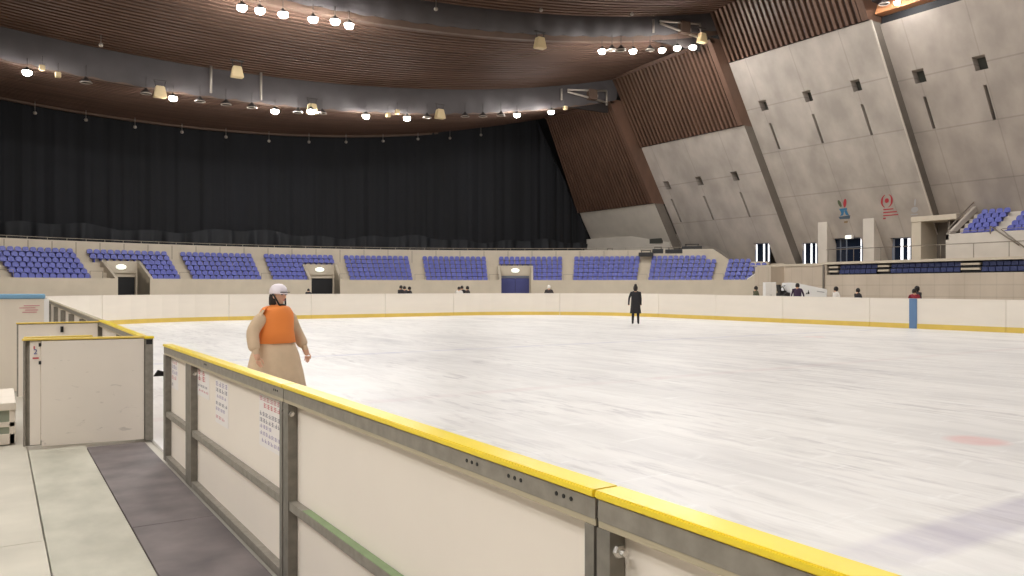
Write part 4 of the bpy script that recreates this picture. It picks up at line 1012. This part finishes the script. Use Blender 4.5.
# equipment on the parapet above the right seats
def equip(px, py, w, h, d, label, R):
    ph = phi_of(px, R); p = pol(R, ph); s = p.dot(Vector((ST, CT, 0))); z = CAMH + s * (288 - py) / 800
    t = thing('equipment_case', label, 'equipment', (p.x, p.y, z), -math.radians(ph), 'black equipment on the stand parapet')
    M = t.matrix_basis; bm = bmesh.new(); bbox(bm, -w / 2, w / 2, -d / 2, d / 2, 0, h, .04, M=M); finish('case', bm, M_['black'], t)
    bm = bmesh.new(); b2 = bmesh.new(); tube(bm, M @ Vector((-w * .3, 0, h)), M @ Vector((-w * .3, 0, h + .25)), .05, 6); tube(bm, M @ Vector((w * .3, 0, h)), M @ Vector((w * .3, 0, h + .2)), .05, 6); tube(bm, M @ Vector((-w * .35, 0, h + .22)), M @ Vector((w * .35, 0, h + .22)), .04, 6); finish('handle', bm, M_['black'], t)
equip(610, 253.4, .9, .35, .4, 'small black case on the parapet above the second seat block right of the doors', RP + .2)
equip(646, 256.5, 1.6, .45, .5, 'black case at the top of the aisle left of the wide seat block', RP - .6)
equip(658, 253.5, 1.2, .5, .5, 'black case behind the left end of the wide seat block', RP + .2)
equip(674, 253.5, 1.9, .45, .5, 'long black case above the middle of the wide seat block', RP + .2)
equip(692, 250.8, 2.2, .5, .5, 'black case farthest right on the parapet', RP + .3)
bm = bmesh.new(); box(bm, 66.3, 66.55, 70.2, 74.2, 7.0, 7.75); struct('window_4', bm, M_['hole'], 'dark slot opening in the low concrete foot')
# ------------------------------------------------------------------ people
def skinned(name, V, E, root=0, sub=2):
    me = bpy.data.meshes.new(name); me.from_pydata([v[0] for v in V], E, []); o = bpy.data.objects.new(name, me); C.objects.link(o)
    sk = o.modifiers.new('s', 'SKIN'); sk.use_smooth_shade = True
    layer = me.skin_vertices[0] if me.skin_vertices else None
    for i, v in enumerate(V):
        r = v[1]; layer.data[i].radius = (r, r) if not isinstance(r, tuple) else r
        layer.data[i].use_root = (i == root)
    ss = o.modifiers.new('u', 'SUBSURF'); ss.levels = sub; ss.render_levels = sub
    dg = bpy.context.evaluated_depsgraph_get(); m2 = bpy.data.meshes.new_from_object(o.evaluated_get(dg))
    bpy.data.objects.remove(o); return m2
def person(label, loc, face, H=1.7, top='cloth_black', legs='cloth_dark', arms=((.06, -.02), (.06, -.02)), hair='hair', coat_hem=.8, group=None, sub=1, detail=False, lean=0.):
    """face: heading angle (0 = looks to +x)."""
    s = H / 1.7; t = thing('person', label, 'person', loc, face, group)
    # local: x forward, y left
    V = [((0, 0, .95), (.13, .16)), ((.02 + lean * .5, 0, 1.15), (.12, .15)), ((.02 + lean, 0, 1.36), (.12, .17)), ((.02 + lean, 0, 1.47), .06), ((.03 + lean, 0, 1.54), (.085, .07)), ((.03 + lean, 0, 1.63), (.085, .075))]
    E = [(0, 1), (1, 2), (2, 3), (3, 4), (4, 5)]
    for sy, (out, fwd) in ((1, arms[0]), (-1, arms[1])):
        b = len(V); V += [((lean, sy * .19, 1.4), .06), ((lean - .02 + fwd * .3, sy * (.23 + out), 1.14), .048), ((lean + .06 + fwd, sy * (.23 + out * 1.3), .92), .038), ((lean + .09 + fwd, sy * (.23 + out * 1.3), .84), (.03, .045))]
        E += [(2, b), (b, b + 1), (b + 1, b + 2), (b + 2, b + 3)]
    for sy in (1, -1):
        b = len(V); V += [((0, sy * .1, .86), .1), ((.03, sy * .11, .5), .07), ((0, sy * .12, .1), .05), ((.12, sy * .13, .05), .045)]
        E += [(0, b), (b, b + 1), (b + 1, b + 2), (b + 2, b + 3)]
    me = skinned('body', V, E, 0, sub); me.materials.clear()
    for k in ('skin', top, legs, hair, 'black'): me.materials.append(M_[k])
    for p in me.polygons:
        c = p.center; z = c.z; p.use_smooth = True; m = 0
        side = abs(c.y)
        if z > 1.47:
            m = 3 if (c.x < .03 + lean or z > 1.63) else 0
        elif z > 1.44 and side < .07: m = 0
        elif z > .9 or (z > .87 and side > .2): m = 1
        elif side > .2 and z > .7: m = 0
        elif z > .14: m = 2
        else: m = 4
        p.material_index = m
    me.transform(Matrix.Scale(s, 4)); o = bpy.data.objects.new('body', me); C.objects.link(o); o.parent = t
    # coat skirt following the hips
    bm = bmesh.new(); prof = [(.0, coat_hem, .21, .25), (0, (coat_hem + 1.0) / 2, .19, .22), (0, 1.0, .17, .2), (0, 1.2, .155, .19), (lean * .8, 1.34, .14, .185), (lean, 1.42, .1, .13)]
    prev = None; n = 18
    for i, (dx, z, rx, ry) in enumerate(prof):
        ring = [bm.verts.new(((dx + rx * math.cos(2 * PI * k / n) * (1 + .04 * math.sin(5 * 2 * PI * k / n) * (i < 2))) * s, ry * math.sin(2 * PI * k / n) * s, z * s)) for k in range(n)]
        if prev:
            for k in range(n): bm.faces.new([prev[k], prev[(k + 1) % n], ring[(k + 1) % n], ring[k]]).smooth = True
        prev = ring
    bmesh.ops.recalc_face_normals(bm, faces=bm.faces)
    me = bpy.data.meshes.new('jacket'); bm.to_mesh(me); bm.free(); me.materials.append(M_[top]); o = bpy.data.objects.new('jacket', me); C.objects.link(o); o.parent = t
    # hair cap
    bm = bmesh.new(); M = Matrix.Translation(((.0 + lean) * s, 0, 1.61 * s)) @ Matrix.Diagonal((1.05 * s, .95 * s, 1.1 * s, 1)); lathe(bm, [(0, .115), (.06, .1), (.1, .05), (.108, -.01), (.1, -.07), (.07, -.09)], 14, M)
    me = bpy.data.meshes.new('hair'); bmesh.ops.recalc_face_normals(bm, faces=bm.faces); bm.to_mesh(me); bm.free(); me.materials.append(M_[hair]); o = bpy.data.objects.new('hair', me); C.objects.link(o); o.parent = t
    return t
def place_px(px, depthY): # ground position
    d = ray(px, 0); t = depthY; return (d.x * t, d.y * t)
def head_h(py, depthY): return CAMH + depthY * (288 - py) / 800
TOW = lambda x, y: math.atan2(-y, -x)   # heading towards the camera
# near person in helmet
def near_person():
    D = 10.; x, y = place_px(275, D); H = 1.68
    face = TOW(x, y) + .75
    t = thing('person', 'person in white helmet, orange jacket and beige coat leaning at the boards', 'person', (x, y, 0), face)
    def add(name, me, mats):
        me.materials.clear()
        for k in mats: me.materials.append(M_[k])
        o = bpy.data.objects.new(name, me); C.objects.link(o); o.parent = t; return o
    V = [((0, 0, .95), (.15, .18)), ((.02, 0, 1.16), (.14, .17)), ((.03, 0, 1.34), (.12, .19)), ((.05, 0, 1.43), .06), ((.07, 0, 1.5), (.07, .062)), ((.075, 0, 1.58), (.092, .076)), ((.07, 0, 1.64), (.07, .06))]
    E = [(0, 1), (1, 2), (2, 3), (3, 4), (4, 5), (5, 6)]
    hands = []
    for sy in (1, -1):
        b = len(V); V += [((.03, sy * .18, 1.36), .068), ((-.02, sy * .34, 1.12), .055), ((.1, sy * .4, .9), .042), ((.13, sy * .405, .83), (.03, .045)), ((.15, sy * .405, .78), (.02, .042))]
        E += [(2, b), (b, b + 1), (b + 1, b + 2), (b + 2, b + 3), (b + 3, b + 4)]
        hands.append((.15, sy * .405, .78, sy))
    for sy in (1, -1):
        b = len(V); V += [((0, sy * .11, .86), .12), ((.04, sy * .13, .5), .085), ((0, sy * .14, .12), .055), ((.14, sy * .16, .06), .05)]
        E += [(0, b), (b, b + 1), (b + 1, b + 2), (b + 2, b + 3)]
    me = skinned('body', V, E, 0, 2)
    o = add('body', me, ('skin', 'orange', 'beige', 'cloth_black'))
    for p in me.polygons:
        c = p.center; p.use_smooth = True; side = abs(c.y)
        p.material_index = 0 if (c.z > 1.42 and side < .12) else 1 if (c.z > 1.3 and side < .24) else 2 if c.z > .86 or side < .2 and c.z > .14 else (0 if side > .25 and c.z > .7 else (2 if c.z > .14 else 3))
    # fingers
    for hx, hy, hz, sy in hands:
        for f in range(5):
            if f < 4: a = Vector((hx + .03 * (1.5 - f) * .75, hy, hz)); L = (.075, .085, .08, .06)[f]; mid = a + Vector((.004, -sy * .008, -L * .55)); tip = mid + Vector((.012, -sy * .02, -L * .45))
            else: a = Vector((hx + .035, hy, hz + .03)); mid = a + Vector((.03, -sy * .01, -.03)); tip = mid + Vector((.008, -sy * .012, -.035))
            mf = skinned('finger', [(tuple(a), .0095), (tuple(mid), .009), (tuple(tip), .0075)], [(0, 1), (1, 2)], 0, 1); add('finger', mf, ('skin',))
    # flared beige coat
    def loft(name, prof, m, n=28, fold=.05):
        bm = bmesh.new(); prev = None
        for i, (dx, z, rx, ry) in enumerate(prof):
            ring = []
            for k in range(n):
                a = 2 * PI * k / n; f = 1 + fold * math.sin(7 * a) * max(0, 1 - i / 3)
                ring.append(bm.verts.new((dx + rx * math.cos(a) * f, ry * math.sin(a) * f, z)))
            if prev:
                for k in range(n): bm.faces.new([prev[k], prev[(k + 1) % n], ring[(k + 1) % n], ring[k]]).smooth = True
            prev = ring
        bmesh.ops.recalc_face_normals(bm, faces=bm.faces); me = bpy.data.meshes.new(name); bm.to_mesh(me); bm.free(); o = add(name, me, (m,))
        sd = o.modifiers.new('t', 'SOLIDIFY'); sd.thickness = .012
    loft('coat', [(.0, .3, .36, .42), (0, .6, .31, .37), (.0, .8, .27, .32), (0, .98, .215, .25), (.01, 1.06, .17, .2)], 'beige')
    loft('jacket', [(.0, .97, .235, .27), (.02, 1.12, .19, .235), (.03, 1.25, .175, .235), (.035, 1.34, .16, .23), (.04, 1.4, .13, .17), (.045, 1.44, .085, .09)], 'orange', fold=.02)
    for sy in (1, -1):     # wide sleeves
        me = skinned('sleeve', [((.03, sy * .2, 1.33), .085), ((-.02, sy * .35, 1.12), .085), ((.1, sy * .41, .88), .075)], [(0, 1), (1, 2)], 0, 2); 
        for p in me.polygons: p.use_smooth = True
        add('sleeve', me, ('beige',))
    # face: nose, eyes, mouth, ears ; helmet, straps, hair
    def blob(name, cx, cy, cz, rx, ry, rz, m):
        bm = bmesh.new(); bmesh.ops.create_uvsphere(bm, u_segments=12, v_segments=8, radius=1)
        for v in bm.verts: v.co = Vector((cx + v.co.x * rx, cy + v.co.y * ry, cz + v.co.z * rz))
        me = bpy.data.meshes.new(name); bm.to_mesh(me); bm.free()
        for p in me.polygons: p.use_smooth = True
        add(name, me, (m,))
    blob('nose', .172, 0, 1.54, .02, .014, .022, 'skin'); blob('mouth', .158, 0, 1.5, .008, .024, .006, 'ink_red')
    for sy in (1, -1): blob('eye', .155, sy * .032, 1.568, .009, .014, .007, 'black'); blob('ear', .07, sy * .082, 1.55, .018, .01, .03, 'skin')
    bm = bmesh.new(); M = Matrix.Translation((.06, 0, 1.59)) @ Matrix.Diagonal((1.02, .84, .86, 1))
    lathe(bm, [(0, .135), (.045, .13), (.085, .105), (.112, .06), (.122, .0), (.118, -.02), (.11, -.01), (0, .03)], 24, M)
    me = bpy.data.meshes.new('helmet'); bmesh.ops.recalc_face_normals(bm, faces=bm.faces); bm.to_mesh(me); bm.free(); helm = add('helmet', me, ('helmet',))
    bm = bmesh.new(); box(bm, .14, .2, -.06, .06, 1.592, 1.602); me = bpy.data.meshes.new('visor'); bm.to_mesh(me); bm.free(); add('visor', me, ('black',)).parent = helm
    bm = bmesh.new()
    for sy in (1, -1): tube(bm, (.07, sy * .1, 1.58), (.13, sy * .05, 1.44), .011, 6)
    tube(bm, (.13, -.05, 1.44), (.13, .05, 1.44), .011, 6); me = bpy.data.meshes.new('chin_strap'); bm.to_mesh(me); bm.free(); add('chin_strap', me, ('black',)).parent = helm
    bm = bmesh.new(); M = Matrix.Translation((.02, 0, 1.5)) @ Matrix.Diagonal((.8, .95, 1.0, 1)); lathe(bm, [(.085, .09), (.1, .03), (.1, -.05), (.075, -.08), (0, -.09)], 18, M)
    me = bpy.data.meshes.new('hair'); bmesh.ops.recalc_face_normals(bm, faces=bm.faces); bm.to_mesh(me); bm.free(); add('hair', me, ('hair',))
near_person()
# black skater seen from behind on the ice
x, y = place_px(635.5, 36); sk_ = person('person in a long black coat skating away on the ice, hair in a bun', (x, y, 0), math.atan2(y, x), 1.74, 'cloth_black', 'cloth_black', arms=((.05, 0), (.0, 0)), coat_hem=.5, sub=2)
bm = bmesh.new(); lathe(bm, [(0, .07), (.05, .05), (.065, 0), (.05, -.05), (0, -.07)], 10, Matrix.Translation((-.06, 0, 1.77))); me = bpy.data.meshes.new('hair_bun'); bmesh.ops.recalc_face_normals(bm, faces=bm.faces); bm.to_mesh(me); bm.free(); me.materials.append(M_['hair']); o = bpy.data.objects.new('hair_bun', me); C.objects.link(o); o.parent = sk_
# people beyond the boards
far = [(308.5, 288.5, 62, 'small dark figure standing just left of the middle stand doorway', 'cloth_black', 'hair'),
 (401, 285.3, 55, 'dark-clothed person left of a pair standing beyond the boards', 'cloth_black', 'hair'),
 (404.5, 286, 56.5, 'dark-clothed person in the middle of the group beyond the boards', 'cloth_dark', 'hair'),
 (409.5, 286.5, 55, 'dark-clothed person at the right of the left-hand group', 'cloth_black', 'hair'),
 (459, 286.5, 55, 'person with a pale top left in the group before the blue-door stand', 'cloth_white', 'hair'),
 (462, 285.6, 56, 'dark person in the middle of the group left of the blue doors', 'cloth_black', 'hair'),
 (467.5, 286, 55, 'dark person at the right of the group left of the blue doors', 'cloth_dark', 'hair'),
 (549, 285.2, 55, 'person in a white cap standing right of the blue doors', 'cloth_dark', 'cloth_white'),
 (756, 286, 48, 'person in olive green standing left of the white cabinet', 'cloth_green', 'hair'),
 (797.5, 283.2, 46, 'person in dark purple in front of the ice resurfacer', 'cloth_purple', 'hair'),
 (836, 286.5, 40, 'person in white with dark hair below the left end of the wall slot', 'cloth_white', 'hair'),
 (858, 288.0, 40, 'person in black right of the one in white', 'cloth_black', 'hair')]
for px, py, D, lb, tp, hr in far:
    x, y = place_px(px, D); H = head_h(py, D); person(lb, (x, y, -.03), TOW(x, y) + random.uniform(-1.2, 1.2), H - .0, tp, 'cloth_dark', hair=hr, coat_hem=.85, sub=1)
x, y = place_px(917, 36.5); person('person in a dark coat standing right above the blue stripe', (x, y, -.03), TOW(x, y) + 2.2, head_h(286.5, 36.5) + .03, 'cloth_dark', 'cloth_dark', coat_hem=.8, sub=2)
x, y = place_px(914.3, 36.0); person('person in a red jacket beside the dark coat above the blue stripe', (x, y, -.03), TOW(x, y) + .4, head_h(289.2, 36.) + .03, 'cloth_red', 'cloth_dark', coat_hem=.8, sub=2)
# ------------------------------------------------------------------ ice resurfacer
D = 60.; x, y = place_px(802, D); rz = math.atan2(-ST, CT)      # long axis parallel to the picture
t = thing('ice_resurfacer', 'white ice resurfacing machine parked in the wall recess', 'vehicle', (x, y, 0), rz + .05)
M = t.matrix_basis
def zb(bm, poly, y0, y1): prism(bm, [M @ Vector((a, y0, b)) for a, b in poly], (M.to_3x3() @ Vector((0, y1 - y0, 0))))
bm = bmesh.new(); zb(bm, [(-1.25, .75), (1.5, .95), (1.55, 1.55), (-.6, 1.98), (-1.2, 2.05), (-1.25, 1.5)], -.9, .9); bmesh.ops.bevel(bm, geom=list(bm.edges), offset=.05, segments=2, affect='EDGES'); finish('snow_tank', bm, M_['white'], t)
bm = bmesh.new(); zb(bm, [(-1.1, .35), (1.35, .35), (1.45, .95), (-1.2, .8)], -.8, .8); finish('chassis', bm, M_['black'], t)
for wx in (-.85, .95):
    for wy in (-.85, .85):
        bm = bmesh.new(); lathe(bm, [(0, -.14), (.2, -.14), (.38, -.12), (.4, 0), (.38, .12), (.2, .14), (0, .14)], 18, M @ Matrix.Translation((wx, wy, .4)) @ Matrix.Rotation(PI / 2, 4, 'X')); w = finish('wheel', bm, M_['tyre'], t)
bm = bmesh.new(); zb(bm, [(-1.95, .3), (-1.25, .3), (-1.25, 1.3), (-1.5, 1.35), (-1.95, .9)], -.85, .85); finish('conditioner', bm, M_['black'], t)
bm = bmesh.new(); zb(bm, [(-1.75, 1.3), (-1.3, 1.3), (-1.3, 1.45), (-1.75, 1.45)], -.3, .3); zb(bm, [(-1.8, 1.4), (-1.68, 1.4), (-1.75, 1.9), (-1.87, 1.9)], -.3, .3); finish('driver_seat', bm, M_['black'], t)
bm = bmesh.new(); tube(bm, M @ Vector((-1.3, 0, 1.4)), M @ Vector((-1.45, 0, 1.75)), .03, 6); lathe(bm, [(.17, 0), (.2, .02), (.2, -.02), (.17, 0)], 14, M @ Matrix.Translation((-1.45, 0, 1.76)) @ Matrix.Rotation(-.5, 4, 'Y')); finish('steering_wheel', bm, M_['black'], t)
bm = bmesh.new(); zb(bm, [(.75, 1.38), (1.3, 1.3), (1.3, 1.36), (.75, 1.44)], -.93, -.9); finish('lettering', bm, M_['e_grey'], t)
bm = bmesh.new(); zb(bm, [(.02, 1.2), (.18, 1.22), (.1, 1.5)], -.93, -.9); zb(bm, [(-.1, 1.2), (-.02, 1.2), (.0, 1.35)], -.93, -.9); finish('side_mark', bm, M_['black'], t)
# white cabinet
x, y = place_px(769.5, 59); t = thing('storage_cabinet', 'tall white cabinet standing left of the ice resurfacer', 'cabinet', (x, y, -.03), rz)
M = t.matrix_basis; bm = bmesh.new(); bbox(bm, -.4, .4, -.3, .3, .0, 2.1, .02, M=M); finish('cabinet_body', bm, M_['white'], t)
for sx in (-.385, .01):
    bm = bmesh.new(); bbox(bm, sx, sx + .375, -.33, -.3, .12, 2.05, .01, M=M); dd = finish('door', bm, M_['cloth_white'], t)
    bm = bmesh.new(); hx = sx + (.33 if sx < 0 else .03); tube(bm, M @ Vector((hx, -.35, 1.0)), M @ Vector((hx, -.35, 1.2)), .015, 6); hh_ = finish('handle', bm, M_['rail'], t); hh_.parent = dd
# ------------------------------------------------------------------ camera, world, view
cam = bpy.data.cameras.new('camera'); co = bpy.data.objects.new('camera', cam); C.objects.link(co)
co.location = (0, 0, CAMH); co.rotation_euler = (PI / 2, 0, -math.atan2(ST, CT))
cam.sensor_width = 36; cam.lens = 800 / 1024 * 36; cam.clip_end = 400; cam.clip_start = .05
sc = bpy.context.scene; sc.camera = co
w = bpy.data.worlds.new('world'); sc.world = w; w.use_nodes = True
w.node_tree.nodes['Background'].inputs[0].default_value = (.6, .55, .5, 1); w.node_tree.nodes['Background'].inputs[1].default_value = .04
M_['lamp_on'].node_tree.nodes['Principled BSDF'].inputs['Emission Strength'].default_value = 385
sc.view_settings.view_transform = 'Standard'; sc.view_settings.look = 'None'; sc.view_settings.gamma = 1; sc.view_settings.use_curve_mapping = False
sc.view_settings.exposure = 0.
